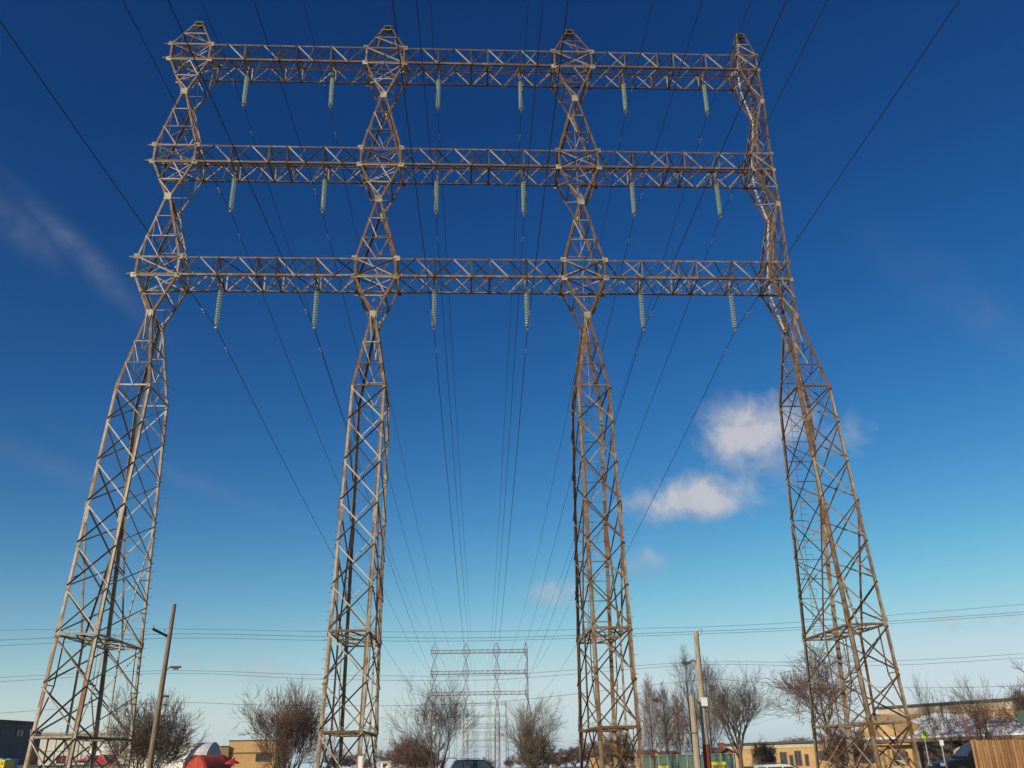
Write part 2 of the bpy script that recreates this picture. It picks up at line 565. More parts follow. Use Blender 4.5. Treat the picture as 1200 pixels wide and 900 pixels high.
def make_column(i):
    r = random.Random(100 + i)
    bias = [0.02, .12, .26, .20][i]
    def W(extra=0.0):
        return max(0.001, r.choice((0, .05, .35, .6)) * r.uniform(.6, 1) + bias + extra)
    secs = [corners(s) for s in column_sections(i)]
    lac = MB()
    names = ['peak', 'box1', 'v1', 'tap1', 'box2', 'v2', 'tap2', 'box3', 'v3', 'neck', 'shaft']
    for k, nm in enumerate(names):
        T, B = secs[k], secs[k + 1]
        for (a, b, n) in FACES:
            P = lambda c, t: lerp(T[c], B[c], t)
            side = n in (NL, NR)
            if nm == 'peak':
                for t in (.12, .5):
                    lac.ang(P(a, t), P(b, t), n, 0.052, W())
                lac.ang(P(a, .5), P(b, 1), n, 0.052, W())
                lac.ang(P(b, .12), P(a, .5), n, 0.052, W())
                if side:
                    lac.ang(P(b, .5), P(a, 1), n, 0.052, W(), True)
            elif nm.startswith('box'):
                lac.ang(P(a, 0), P(b, 0), n, 0.077, W(-.1))
                lac.ang(P(a, 1), P(b, 1), n, 0.095, W(-.1))
                lac.ang(P(a, 0), P(b, 1), n, 0.069, W(-.1))
                lac.ang(P(b, 0), P(a, 1), n, 0.069, W(), True)
            elif nm.startswith('v'):
                mid = (P(a, 0) + P(b, 0)) * .5
                if not side:
                    lac.ang(mid, P(a, .5), n, 0.060, W())
                    lac.ang(mid, P(b, .5), n, 0.060, W())
                    lac.ang(P(a, .5), P(b, .5), n, 0.060, W())
                    lac.ang(P(a, .5), P(b, .97), n, 0.060, W())
                else:
                    lac.ang(P(a, .5), P(b, .5), n, 0.060, W())
                    lac.ang(mid, P(a, .5), n, 0.052, W())
                    lac.ang(mid, P(b, .5), n, 0.052, W())
                    lac.ang(P(a, .5), P(b, 1), n, 0.052, W())
                    lac.ang(P(a, 1), P(b, 1), n, 0.069, W())
            elif nm.startswith('tap'):
                ts = (0, .33, .66, 1)
                for j in range(3):
                    if j:
                        lac.ang(P(a, ts[j]), P(b, ts[j]), n, 0.052, W())
                    m = (P(a, ts[j + 1]) + P(b, ts[j + 1])) * .5
                    if j == 2:
                        lac.ang(P(a, ts[j]), m, n, 0.052, W())
                        lac.ang(P(b, ts[j]), m, n, 0.052, W())
                    elif j == 1:
                        lac.ang(P(a, ts[j]), m, n, 0.052, W(-.2))
                        lac.ang(P(b, ts[j]), m, n, 0.043, W())
                    else:
                        if side:
                            lac.ang(P(a, .05), P(b, ts[1]), n, 0.052, W())
            elif nm == 'neck':
                ts = (0, .40, .70, 1)
                for j in range(1, 4):
                    lac.ang(P(a, ts[j]), P(b, ts[j]), n, .09 if j == 3 else .06, W(-.1 if i < 2 else .1))
                    m = (P(a, ts[j]) + P(b, ts[j])) * .5
                    if j >= 1:
                        lac.ang(P(a, ts[j - 1]), m, n, 0.047, W())
                        lac.ang(P(b, ts[j - 1]), m, n, 0.047, W())
            else:
                def Q(c, z):
                    return P(c, (ZK - z) / ZK)
                lv = LEVELS
                for j in range(len(lv) - 1):
                    z0, z1 = lv[j], lv[j + 1]
                    last = j == len(lv) - 2
                    lac.ang(Q(a, z0 - .08), Q(b, z1 + .08), n, 0.064, W(-.25 if i < 2 else 0))
                    lac.ang(Q(b, z0 - .08), Q(a, z1 + .08), n, 0.064, W(.1), True)
                    if not side and i >= 2 and 0 < j < 6 and n is NB:
                        lac.ang(Q(a, (z0 + z1) / 2), Q(b, (z0 + z1) / 2), n, 0.052, W())
                    if not side and i >= 2 and n is NB and 0 < j < 6:
                        lac.ang(Q(a, z0), Q(b, z0), n, 0.052, W())
                if side:
                    z1, z2 = lv[6], lv[8]
                    m1, m2 = (Q(a, z1) + Q(b, z1)) * .5, (Q(a, z2) + Q(b, z2)) * .5
                    lac.ang(m1, m2, n, 0.103, W(-.1))
                    for c in (a, b):
                        zz = lv[3]
                        lac.ang(m1, Q(c, zz), n, 0.086, W(0))
                        mz = (z1 + zz) / 2
                        pt = lerp(m1, Q(c, zz), .5)
                        lac.ang(Q(c, mz + .3), pt, n, 0.052, W())
                        lac.ang(Q(c, mz - .7), pt, n, 0.043, W())
                        # redundants between the platforms
                        leg_mid = Q(c, (z1 + z2) / 2)
                        q1 = lerp(leg_mid, (m1 + m2) / 2, .32)
                        lac.ang(leg_mid, q1, n, 0.052, W(.1))
                        lac.ang(q1, lerp(Q(c, z1), m1, .32), n, 0.052, W(.1))
                        lac.ang(q1, Q(c, z2 + .25), n, 0.052, W(.1))
                        lac.ang(m2, Q(c, .5), n, 0.077, W())
                        lac.ang(lerp(m2, Q(c, z2), .5), lerp(m2, Q(c, .5), .5), n, 0.052, W())
    # plan bracing
    for k in (1, 2, 4, 5, 7, 8):
        s_ = secs[k]
        lac.ang(s_['FL'], s_['BR'], V((0, 0, 1)), 0.052, W())
        lac.ang(s_['FR'], s_['BL'], V((0, 0, 1)), 0.052, W())
    # gusset plates
    gp = lac
    for k in (1, 2, 4, 5, 7, 8):
        for (a, b, n) in FACES[:2]:
            for c in (a, b):
                gp.box(secs[k][c] + n * .015, (.34, .02, .32) if i < 3 else (.2, .02, .24), w=r.uniform(.0, .35) + bias * .5 + .001)
    for k in (3, 6, 9):
        for n, a, b in ((NF, 'FL', 'FR'), (NB, 'BL', 'BR')):
            gp.box((secs[k][a] + secs[k][b]) * .5 + n * .015, (.42, .02, .48) if i < 3 else (.26, .02, .36), w=r.uniform(0, .2) + bias * .5 + .001)
    body = lac.build('column', m_steel, tower)
    # legs
    for c in ('FL', 'FR', 'BL', 'BR'):
        lg = MB()
        u = NR if c[1] == 'L' else NL
        v = NB if c[0] == 'F' else NF
        for k in range(len(secs) - 1):
            sz = [.10, .12, .13, .13, .13, .14, .14, .14, .15, .16, .185][k]
            p, q = secs[k][c], secs[k + 1][c]
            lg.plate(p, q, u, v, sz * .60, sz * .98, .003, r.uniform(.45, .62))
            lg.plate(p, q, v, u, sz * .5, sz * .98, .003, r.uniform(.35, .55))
            if k == 10:
                nseg = 5
                for e in range(nseg):
                    lg.L(lerp(p, q, e / nseg), lerp(p, q, (e + 1) / nseg), u, v, sz, .022, w=r.uniform(.04, .24) + bias * .8)
                for zz in ((13.6, 8.0, 2.9) if i >= 2 else (13.6, 8.0)):
                    t = (ZK - zz) / ZK
                    t2 = (ZK - zz + .8) / ZK
                    d_ = -(u + v) * .012
                    lg.L(lerp(p, q, t) + d_, lerp(p, q, t2) + d_, u, v, sz + .03, .02, w=(.55 if zz < 3 else r.uniform(.05, .3)) + bias)
            else:
                lg.L(p, q, u, v, sz, .018, w=r.choice((.30, .4, .5)) + bias * .6)
        # concrete-set shoe
        lg.box(secs[-1][c] + V((0, 0, .04)), (.4, .4, .12), w=.2)
        if (i == 0 and c == 'BR') or (i == 1 and c == 'FL') or (i == 2 and c == 'FR'):
            sb = lg
            p, q = secs[9][c], secs[10][c]
            p2, q2 = secs[10][c], secs[11][c]
            pts = []
            for e in range(1, 12): pts.append(lerp(p, q, e / 12))
            for e in range(0, 40): pts.append(lerp(p2, q2, e * .45 / ZK))
            for e, pt in enumerate(pts):
                d_ = -u if e % 2 == 0 else -v
                if c in ('BR', 'FL'):
                    d_ = -u
                sb.tube([pt, pt + d_ * .17], .011, 5, w=.7)
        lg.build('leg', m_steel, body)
    # peak clamp
    pk = MB()
    pc = (secs[0]['FL'] + secs[0]['BR']) * .5
    pk.box(pc + V((0, 0, .04)), (.60, .60, .10), w=.3)
    pk.box(pc + V((0, -.1, .165)), (.40, .14, .15), w=.3)
    pk.build('peak_cap', m_hard, body)
    # two platforms
    def Qs(c, z):
        return lerp(secs[10][c], secs[11][c], (ZK - z) / ZK)
    for lv in (LEVELS[6], LEVELS[8]):
        pf = MB()
        for (a, b, n) in FACES:
            pf.ang(Qs(a, lv), Qs(b, lv), n, .095, W(.1))
        up = V((0, 0, 1))
        for c, d in (('FL', 'BR'), ('FR', 'BL')):
            pf.ang(Qs(c, lv), Qs(d, lv), up, .05, W())
        ml, mr = (Qs('FL', lv) + Qs('BL', lv)) * .5, (Qs('FR', lv) + Qs('BR', lv)) * .5
        pf.ang(ml, mr, up, .07, W(-.2))
        mf, mb_ = (Qs('FL', lv) + Qs('FR', lv)) * .5, (Qs('BL', lv) + Qs('BR', lv)) * .5
        for t in (.25, .75):
            pf.ang(lerp(Qs('FL', lv), Qs('BL', lv), t), lerp(Qs('FR', lv), Qs('BR', lv), t), up, .05, W(-.2))
        pf.ang(mf, ml, up, .06, W()); pf.ang(mf, mr, up, .06, W()); pf.ang(mb_, ml, up, .06, W()); pf.ang(mb_, mr, up, .06, W())
        po = pf.build('platform_frame', m_steel, body)
        bw = MB()
        for (a, b, n) in FACES:
            pa, pb = Qs(a, lv), Qs(b, lv)
            ln = (pb - pa).length
            for h in (.12, .26):
                pts = []
                m = int(ln / .16)
                for e in range(m + 1):
                    p = lerp(pa, pb, e / m) + V((0, 0, h + r.uniform(-.05, .05) - .06 * math.sin(math.pi * e / m))) + n * r.uniform(-.04, .08)
                    pts.append(p)
                bw.tube(pts, .008, 4)
            for t in (.0, .33, .66, 1):
                p = lerp(pa, pb, t)
                bw.tube([p, p + V((0, 0, .34)) + n * .05], .012, 4)
        bw.build('barbed_wire', m_steel, body)
    # ladder
    if i >= 2:
        ld = MB()
        def C(k, t, side_):
            T, B = secs[k], secs[k + 1]
            if i == 3:
                a, b = lerp(T['BL'], B['BL'], t), lerp(T['BR'], B['BR'], t)
                cpt = lerp(a, b, .40)
            else:
                a, b = lerp(T['BL'], B['BL'], t), lerp(T['BR'], B['BR'], t)
                cpt = lerp(a, b, .45)
            cpt = cpt - V((0, .25, 0))
            return cpt + V((side_ * .2, 0, 0))
        zz = ZK
        def at_z(z, side_):
            for k in range(9, 11):
                zt, zb = secs[k]['BL'].z, secs[k + 1]['BL'].z
                if zb <= z <= zt + 1e-6:
                    return C(k, (zt - z) / (zt - zb), side_)
        z = LEVELS[6] + .1
        prev = None
        while z < ZW[3]:
            a, b = at_z(z, -1), at_z(z, 1)
            ld.tube([a, b], .012, 4)
            if prev:
                ld.tube([prev[0], a], .012, 4)
                if prev[2] % 5 == 0:
                    ld.tube([prev[1], b], .009, 4)
            prev = (a, b, int(z / .38))
            z += .38
        ld.build('ladder', m_hard, body)
        ck = MB()
        pts = []
        for k in range(3, 11):
            pts.append((secs[k]['BL'] + secs[k]['BR'] + secs[k]['FL'] + secs[k]['FR']) * .25)
        ck.tube(pts, .011, 4)
        ck.build('safety_cable', m_clean, body)
    if i == 3:
        # pale painted conduit strip seen high on the last column
        pc_ = MB()
        for k in (0, 1, 2, 3, 4, 5, 6, 7, 8):
            a = (secs[k]['BL'] + secs[k]['BR']) * .5
            b = (secs[k + 1]['BL'] + secs[k + 1]['BR']) * .5
            pc_.box((a + b) * .5, (.12, .05, (a - b).length), axes=(V((1, 0, 0)), V((0, 1, 0)), (a - b).normalized()))
        pc_.build('cable_tray', m_clean, body)
    if i == 1:
        sg = MB()
        p = Qs('FR', 1.35)
        sg.box(p + V((-.02, -.05, .0)), (.20, .03, .62))
        sg.box(p + V((.12, -.05, -.4)), (.10, .03, .12))
        sg.build('notice_plate', m_white, body)
    return secs

SECS = [make_column(i) for i in range(4)]

SPANS = {}
def make_crossarm(b):
    r = random.Random(200 + b)
    def W(e=0.0):
        return max(.001, r.choice((0, .15, .35, .5)) * r.uniform(.5, 1) + e + .08)
    zb, zt = ZB[b], ZT[b]
    arm = bpy.data.objects.new('crossarm', None)
    col.objects.link(arm)
    arm.parent = tower
    y0, y1 = 0.0, DP
    SPANS[b] = []
    xi = {1: 18.545, 2: 18.532, 3: 18.555}[b]
    xo = {1: 19.887, 2: 19.85, 3: 19.84}[b]
    hang = []
    for s in range(3):
        xa = XC[s] + WID[b]
        xb = (XC[s + 1] - WID[b]) if s < 2 else xi
        X = lambda k: xa + (xb - xa) * k / 9
        lac = MB()
        for (y, n) in ((y0, NF), (y1, NB)):
            for k in range(9):
                za, zc = (zb, zt) if k % 2 == 0 else (zt, zb)
                lac.ang(V((X(k), y, za)), V((X(k + 1), y, zc)), n, .060, W(-.25 if k % 2 else .05), k % 2 == 0)
            for k in (2, 4, 5, 7):
                lac.ang(V((X(k), y, zt)), V((X(k), y, zb)), n, .070, W())
        for k in range(9):       # bottom and top faces: zig-zag and crosses
            ya, yb = (y0, y1) if k % 2 == 0 else (y1, y0)
            lac.ang(V((X(k), ya, zb)), V((X(k + 1), yb, zb)), V((0, 0, -1)), .055, W())
            lac.ang(V((X(k), yb, zb + .005)), V((X(k + 1), ya, zb + .005)), V((0, 0, 1)), .048, W(-.3))
            lac.ang(V((X(k), ya, zt)), V((X(k + 1), yb, zt)), V((0, 0, 1)), .06, W())
        for k in (2, 4, 5, 7):
            lac.ang(V((X(k), y0, zb)), V((X(k), y1, zb)), V((0, 0, -1)), .09, W(.2))
            lac.ang(V((X(k), y0, zt)), V((X(k), y1, zt)), V((0, 0, 1)), .06, W())
            lac.ang(V((X(k), y0, zt)), V((X(k), y1, zb)), NL, .06, W(.2))
        for k in (2, 7):
            SPANS[b].append(X(k))
            hang.append(X(k))
        lac.build('lattice', m_steel, arm)
    for (y, v) in ((y0, NB), (y1, NF)):
        for (z, w, sz) in ((zb, V((0, 0, -1)), .135), (zt, V((0, 0, 1)), .090)):
            ch = MB()
            x = XC[0] - WID[b] - (.42 if y == y0 else .2)
            while x < xo + .03:
                x2 = min(x + 3.1, xo + .03)
                ch.L(V((x, y - v.y * .01, z)), V((x2, y - v.y * .01, z)), v, -w, sz, .016, w=r.uniform(.42, .60) if b < 3 else r.uniform(.34, .52))
                x = x2
            ch.build('chord', m_steel, arm)
    for x in hang:
        hp = MB()
        hp.ang(V((x - .06, DP / 2, zb + .4)), V((x - .06, DP / 2, zb - .34)), NL, .10, .3)
        hp.ang(V((x + .06, DP / 2, zb + .4)), V((x + .06, DP / 2, zb - .34)), NR, .10, .3)
        hp.ang(V((x, .08, zb)), V((x, DP / 2, zb - .25)), NL, .06, .3)
        hp.ang(V((x, DP - .08, zb)), V((x, DP / 2, zb - .25)), NL, .06, .3)
        hp.build('hanger', m_steel, arm)
for b in (3, 2, 1):
    make_crossarm(b)

# ------------------------------------------------------------------ insulator strings and conductors
STR_LEN = 2.93
def make_insulator():
    t = thing('insulator_string', '', 'insulator')
    NDISC = 14
    pitch = .1714
    top = -.34
    lk = MB()
    lk.tube([(0, 0, 0), (0, 0, top + .02)], .022, 6)
    lk.tube([(0, 0, top + .02), (0, 0, top - NDISC * pitch)], .038, 8)
    lk.box((0, 0, -.03), (.10, .05, .10))
    lk.build('link', m_hard, t)
    dm = None
    for k in range(NDISC):
        if dm is None:
            mb = MB()
            mb.lathe([(.036, -.030), (.085, -.044), (.138, -.066), (.150, -.082), (.142, -.090), (.036, -.078)], 12)
            d = mb.build('disc', m_glass, t, smooth=True)
            dm = d
        else:
            d = dm.copy()
            col.objects.link(d)
            d.parent = t
        d.location = (0, 0, top - k * pitch)
    cl = MB()
    zc = top - NDISC * pitch
    cl.tube([(0, 0, zc), (0, 0, zc - .10)], .018, 6)
    cl.box((0, 0, zc - .17), (.07, .36, .09))
    cl.box((0, 0, zc - .11), (.05, .12, .10))
    cl.build('suspension_clamp', m_cap, t)
    return t

ORD = ['first', 'second', 'third', 'fourth', 'fifth', 'sixth']
ARM = {3: 'lowest', 2: 'middle', 1: 'top'}
ATT = {}
proto = None
for b in (3, 2, 1):
    for k, x in enumerate(SPANS[b]):
        o = make_insulator() if proto is None else copy_tree(proto)
        proto = proto or o
        o.location = (x, D0 + DP / 2, ZB[b] - .10)
        tag(o, 'green glass insulator string, %s from the left under the %s crossarm of the near tower' % (ORD[k], ARM[b]), 'insulator', 'glass insulator strings on the near tower')
        ATT[b, k] = V((x, D0 + DP / 2, ZB[b] - STR_LEN))

SX, SY, SZ = 5.4614, 333.70, -2.478
def cable_path(P, n0, n1):
    pts = []
    for n in range(n0, n1):
        sag = 5.6 if n < 0 else 7.0
        m = 40 if n in (-1, 0) else 16
        for j in range(m):
            # finer near the foreground tower
            t = j / m
            pts.append(P + V((SX * (n + t), SY * (n + t), SZ * (n + t) - 4 * sag * t * (1 - t))))
    pts.append(P + V((SX * n1, SY * n1, SZ * n1)))
    return pts

for b in (3, 2, 1):
    for k in range(6):
        P = ATT[b, k]
        pts = cable_path(P, -1, 4)
        mb = MB()
        rs = [.020 if abs(p.y - D0) < 500 else .024 for p in pts]
        mb.tube(pts, rs, 6, cap=True)
        o = mb.build('power_line', m_wire, origin=P)
        tag(o, 'long dark overhead conductor clamped below the %s insulator from the left on the %s crossarm' % (ORD[k], ARM[b]), 'power line', 'conductors running between the lattice towers')
        # vibration dampers either side of the clamp
        for sgn, dist in ((1, 2.4), (-1, 2.6)):
            t = dist / SY
            sag = 5.6 if sgn < 0 else 7.0
            q = V((SX * t * sgn, SY * t * sgn, SZ * t * sgn - 4 * sag * t * (1 - t)))
            dm_ = MB()
            dm_.box(q + V((0, 0, -.04)), (.03, .06, .10))
            dm_.tube([q + V((0, -.20, -.10)), q + V((0, .20, -.10))], .008, 4)
            for e in (-.20, .20):
                dm_.tube([q + V((0, e - .06, -.11)), q + V((0, e + .06, -.11))], .032, 6)
            dm_.build('vibration_damper', m_cap, o)

# ------------------------------------------------------------------ towers further down the line
DIST_LAB = ['complete rusty lattice tower seen between the two middle columns, nearest of the distant towers',
            'second distant lattice tower, hazy, seen half as tall just right of the big bare tree',
            'third distant lattice tower, faint behind the bare trees at the end of the line',
            'fourth and faintest distant lattice tower, tiny at the vanishing point of the line']
for n in range(1, 5):
    c = copy_tree(tower)
    c.location = (SX * n, D0 + SY * n, SZ * n)
    tag(c, DIST_LAB[n - 1], 'power pylon', 'lattice towers receding down the line')
far_ins = None
for b in (3, 2, 1):
    for k in range(6):
        if far_ins is None:
            mb = MB()
            mb.lathe([(.03, 0), (.03, -.34), (.12, -.36), (.12, -2.7), (.03, -2.74), (.03, -2.85)], 8)
            far_ins = mb.build('insulator_string', m_glass)
            o = far_ins
        else:
            o = far_ins.copy()
            col.objects.link(o)
        o.location = (SPANS[b][k] + SX, D0 + DP / 2 + SY, ZB[b] - .1 + SZ)
        tag(o, 'tiny pale insulator, %s from the left under the %s crossarm of the nearest distant tower' % (ORD[k], ARM[b]), 'insulator', 'insulator strings on the nearest distant tower')

# a separate far pylon left of the line
def far_pylon():
    p = at(457, 893, 900)
    p.z = ground_z(0, 900)
    t = thing('transmission_tower', 'tiny single mast pylon on the horizon right of the second column', 'power pylon', p)
    mb = MB()
    H = 36
    for sx in (-1, 1):
        for sy in (-1, 1):
            mb.beam((sx * 2.2, sy * 2.2, 0), (sx * .8, sy * .8, H), .18, .18)
    for k in range(10):
        z0, z1 = H * k / 10, H * (k + 1) / 10
        w0, w1 = 2.2 - 1.4 * k / 10, 2.2 - 1.4 * (k + 1) / 10
        for sy in (-1, 1):
            mb.beam((-w0, sy * w0, z0), (w1, sy * w1, z1), .12, .12)
            mb.beam((w0, sy * w0, z0), (-w1, sy * w1, z1), .12, .12)
    mb.build('mast', m_steel, t)
    for z in (20, 27, 34):
        a = MB()
        for sy in (-.5, .5):
            a.beam((-8, sy, z), (8, sy, z), .25, .25)
            a.beam((-8, sy, z), (0, sy, z + 2), .15, .15)
            a.beam((8, sy, z), (0, sy, z + 2), .15, .15)
        a.build('crossarm', m_steel, t)
far_pylon()

# ------------------------------------------------------------------ street poles and wires
def make_pole(name, label, base, top, r0, r1, m, group=None):
    t = thing(name, label, 'utility pole', base, group)
    mb = MB()
    d = V(top) - V(base)
    pts = [d * (k / 6) for k in range(7)]
    mb.tube(pts, [r0 + (r1 - r0) * k / 6 for k in range(7)], 10)
    mb.build('shaft', m, t, smooth=False)
    return t, d

YP = 63.0
# left pole
topL = at(204.5, 708, YP); bL = at(180, 868, YP); 
gz = ground_z(0, YP)
def extend(top, low, z):
    d = (low - top)
    return top + d * ((z - top.z) / d.z)
baseL = extend(topL, bL, gz)
pl, dL = make_pole('utility_pole', 'leaning weathered wooden utility pole with a streetlight behind the left column', baseL, topL, .21, .13, m_wood)
h = at(192, 743.5, YP) - baseL
mb = MB()
mb.beam(h + V((-.55, -.75, .28)), h + V((.35, .45, -.18)), .12, .14)
mb.build('arm_bracket', m_hard, pl)
mb = MB()
for e in (V((-.5, -.7, .35)), V((.3, .4, -.02)), V((0, 0, .2))):
    mb.lathe([(.03, 0), (.06, .03), (.06, .10), (.03, .14)], 8, h + e)
mb.build('pin_insulator', m_cap, pl)
def lamp(parent, a, bpt, m=m_hard):
    mb = MB()
    pts = [a, lerp(a, bpt, .35) + V((0, 0, .30)), lerp(a, bpt, .75) + V((0, 0, .25)), bpt]
    mb.tube(pts, .05, 6)
    arm = mb.build('lamp_arm', m, parent)
    d = (bpt - a); d.z = 0; d.normalize()
    s = V((-d.y, d.x, 0))
    hd = MB()
    hd.slab([bpt - s * .14 - d * .1, bpt + s * .14 - d * .1, bpt + s * .10 + d * .55, bpt - s * .10 + d * .55], (0, 0, .13))
    hd.slab([bpt - s * .09 + d * .08 + V((0, 0, -.09)), bpt + s * .09 + d * .08 + V((0, 0, -.09)), bpt + s * .07 + d * .4 + V((0, 0, -.09)), bpt - s * .07 + d * .4 + V((0, 0, -.09))], (0, 0, .088))
    hd.build('lamp_head', m_hard, parent)
lamp(pl, at(188.5, 796, YP) - baseL, at(202, 783, YP) - baseL)

topR = at(815.3, 739.5, YP); lowR = at(827, 870, YP)
baseR = extend(topR, lowR, gz)
pr, dR = make_pole('utility_pole', 'tall pale utility pole with a white transformer box and a streetlight', baseR, topR, .24, .17, m_wood2)
mb = MB(); a = at(817, 747, YP) - baseR; c = at(821.5, 740.5, YP) - baseR
mb.tube([a, c], .05, 6)
mb.lathe([(.04, 0), (.10, .03), (.10, .08), (.05, .1), (.09, .14), (.04, .18)], 8, c)
mb.build('pin_insulator', m_cap, pr)
lamp(pr, at(818.5, 781, YP) - baseR, at(808, 777.5, YP) - baseR)
mb = MB(); a = at(823, 823, YP) - baseR
mb.box(a + V((.05, -.25, 0)), (.40, .32, .52)); mb.box(a + V((.05, -.25, .275)), (.46, .38, .03))
mb.build('equipment_box', m_white, pr)
mb = MB(); p0_ = V((0, 0, 0)); p1_ = dR * (2.2 / dR.z)
mb.tube([p0_, p1_], [.255, .248], 10)
mb.build('painted_base', m_red_dirt, pr)

topS = at(810.5, 815, YP - .8); lowS = at(817, 890, YP - .8)
baseS = extend(topS, lowS, gz)
ps, dS = make_pole('utility_pole', 'shorter cut off wooden pole stub standing left of the tall pale pole', baseS, topS, .23, .19, m_wood2)
mb = MB(); mb.tube([dS * .55 + V((-.0, -.0, -.03)), dS * .55 + V((0, 0, .05))], .225, 10); mb.build('steel_band', m_hard, ps)

WIRES = [
 ([(-60, 739), (195, 737), (380, 740), (560, 740), (760, 736), (817, 735), (940, 729), (1043, 721), (1200, 708), (1300, 698)], 'topmost street wire crossing behind the towers at pole top height', .013),
 ([(-60, 753), (192, 743), (380, 746), (560, 747.5), (760, 742), (817, 740), (940, 735), (1043, 728), (1200, 717), (1300, 709)], 'second street wire from the top, resting on the left pole bracket', .016),
 ([(-60, 760), (192, 748), (380, 750.5), (560, 751), (760, 745), (817, 743), (940, 738), (1043, 731), (1200, 720)], 'third street wire from the top, just under the bracketed one', .014),
 ([(-60, 797), (187, 786), (380, 791), (560, 792), (673, 785), (818, 776), (940, 776), (1060, 774), (1200, 766), (1300, 758)], 'upper of two thin cables level with the streetlights', .013),
 ([(-60, 803), (187, 789), (380, 796), (560, 797), (673, 790), (818, 779), (940, 780), (1060, 779), (1200, 771), (1300, 764)], 'lower of two thin cables level with the streetlights', .013),
 ([(-60, 840), (183, 824), (300, 826), (448, 827), (560, 824), (640, 817), (820, 797), (880, 799), (1060, 806), (1200, 803.5), (1300, 799)], 'lowest single street cable crossing in front of the bare trees', .014),
]
for pts_px, lab, r_ in WIRES:
    P = [at(u, v, YP) for u, v in pts_px]
    out = []
    for i in range(len(P) - 1):       # Catmull-Rom
        p0, p1, p2, p3 = P[max(i - 1, 0)], P[i], P[i + 1], P[min(i + 2, len(P) - 1)]
        for j in range(6):
            t = j / 6
            out.append(.5 * ((2 * p1) + (p2 - p0) * t + (2 * p0 - 5 * p1 + 4 * p2 - p3) * t * t + (3 * p1 - p0 - 3 * p2 + p3) * t ** 3))
    out.append(P[-1])
    mb = MB(); mb.tube(out, r_ * .8, 5)
    tag(mb.build('street_wire', m_cable), lab, 'overhead wire', 'street wires strung between the wooden poles')

# ------------------------------------------------------------------ bare trees
def grow(mb, p, d, ln, r, depth, R, spread, up, nkids, minr, trunk=None):
    seg = 5 if depth >= 3 else (4 if depth >= 1 else 3)
    pts, rs = [V(p)], [r]
    q = V(p)
    dd = V(d)
    for i in range(seg):
        j = .10 if depth >= 4 else .20
        dd = (dd + V((R.gauss(0, j), R.gauss(0, j), R.gauss(0, j) + up * .16))).normalized()
        q = q + dd * (ln / seg)
        pts.append(V(q))
        rs.append(max(r * (1 - .72 * (i + 1) / seg), minr * .7))
    (trunk if trunk is not None else mb).tube(pts, rs, 7 if depth >= 4 else (4 if depth >= 2 else 3), cap=False)
    if depth <= 0:
        return
    k = nkids[min(depth, len(nkids) - 1)]
    for c in range(k):
        t = R.uniform(.22, 1.0) if depth < 4 else R.uniform(.3, 1.0)
        f = t * seg
        i = min(int(f), seg - 1)
        base = lerp(pts[i], pts[i + 1], f - i)
        ax = (pts[i + 1] - pts[i]).normalized()
        o = ax.orthogonal().normalized()
        o.rotate(Matrix.Rotation(R.uniform(0, 2 * math.pi), 3, ax))
        a = R.gauss(spread, .16)
        nd = (ax * math.cos(a) + o * math.sin(a)).normalized()
        rr = max(lerp(rs[i], rs[i + 1], f - i) * R.uniform(.5, .72), minr)
        grow(mb, base, nd, ln * (R.uniform(.50, .80) if depth >= 3 else R.uniform(.62, .95)) * (1.15 - .35 * t), rr, depth - 1, R, spread, up, nkids, minr)
    if depth >= 1:
        grow(mb, pts[-1], dd, ln * .7, max(rs[-1], minr), depth - 1, R, spread, up, nkids, minr)

def fit_crown(mbs, H, Wd):
    zs = [v[2] for m in mbs for v in m.v]
    xs = sorted(v[0] for m in mbs for v in m.v)
    zs.sort()
    zmax = zs[int(len(zs) * .985)]
    w = xs[int(len(xs) * .99)] - xs[int(len(xs) * .01)]
    sz, sx = H / zmax, Wd / max(w, .1)
    for m in mbs:
        m.v = [(x * sx, y * sx, z * sz) for (x, y, z) in m.v]

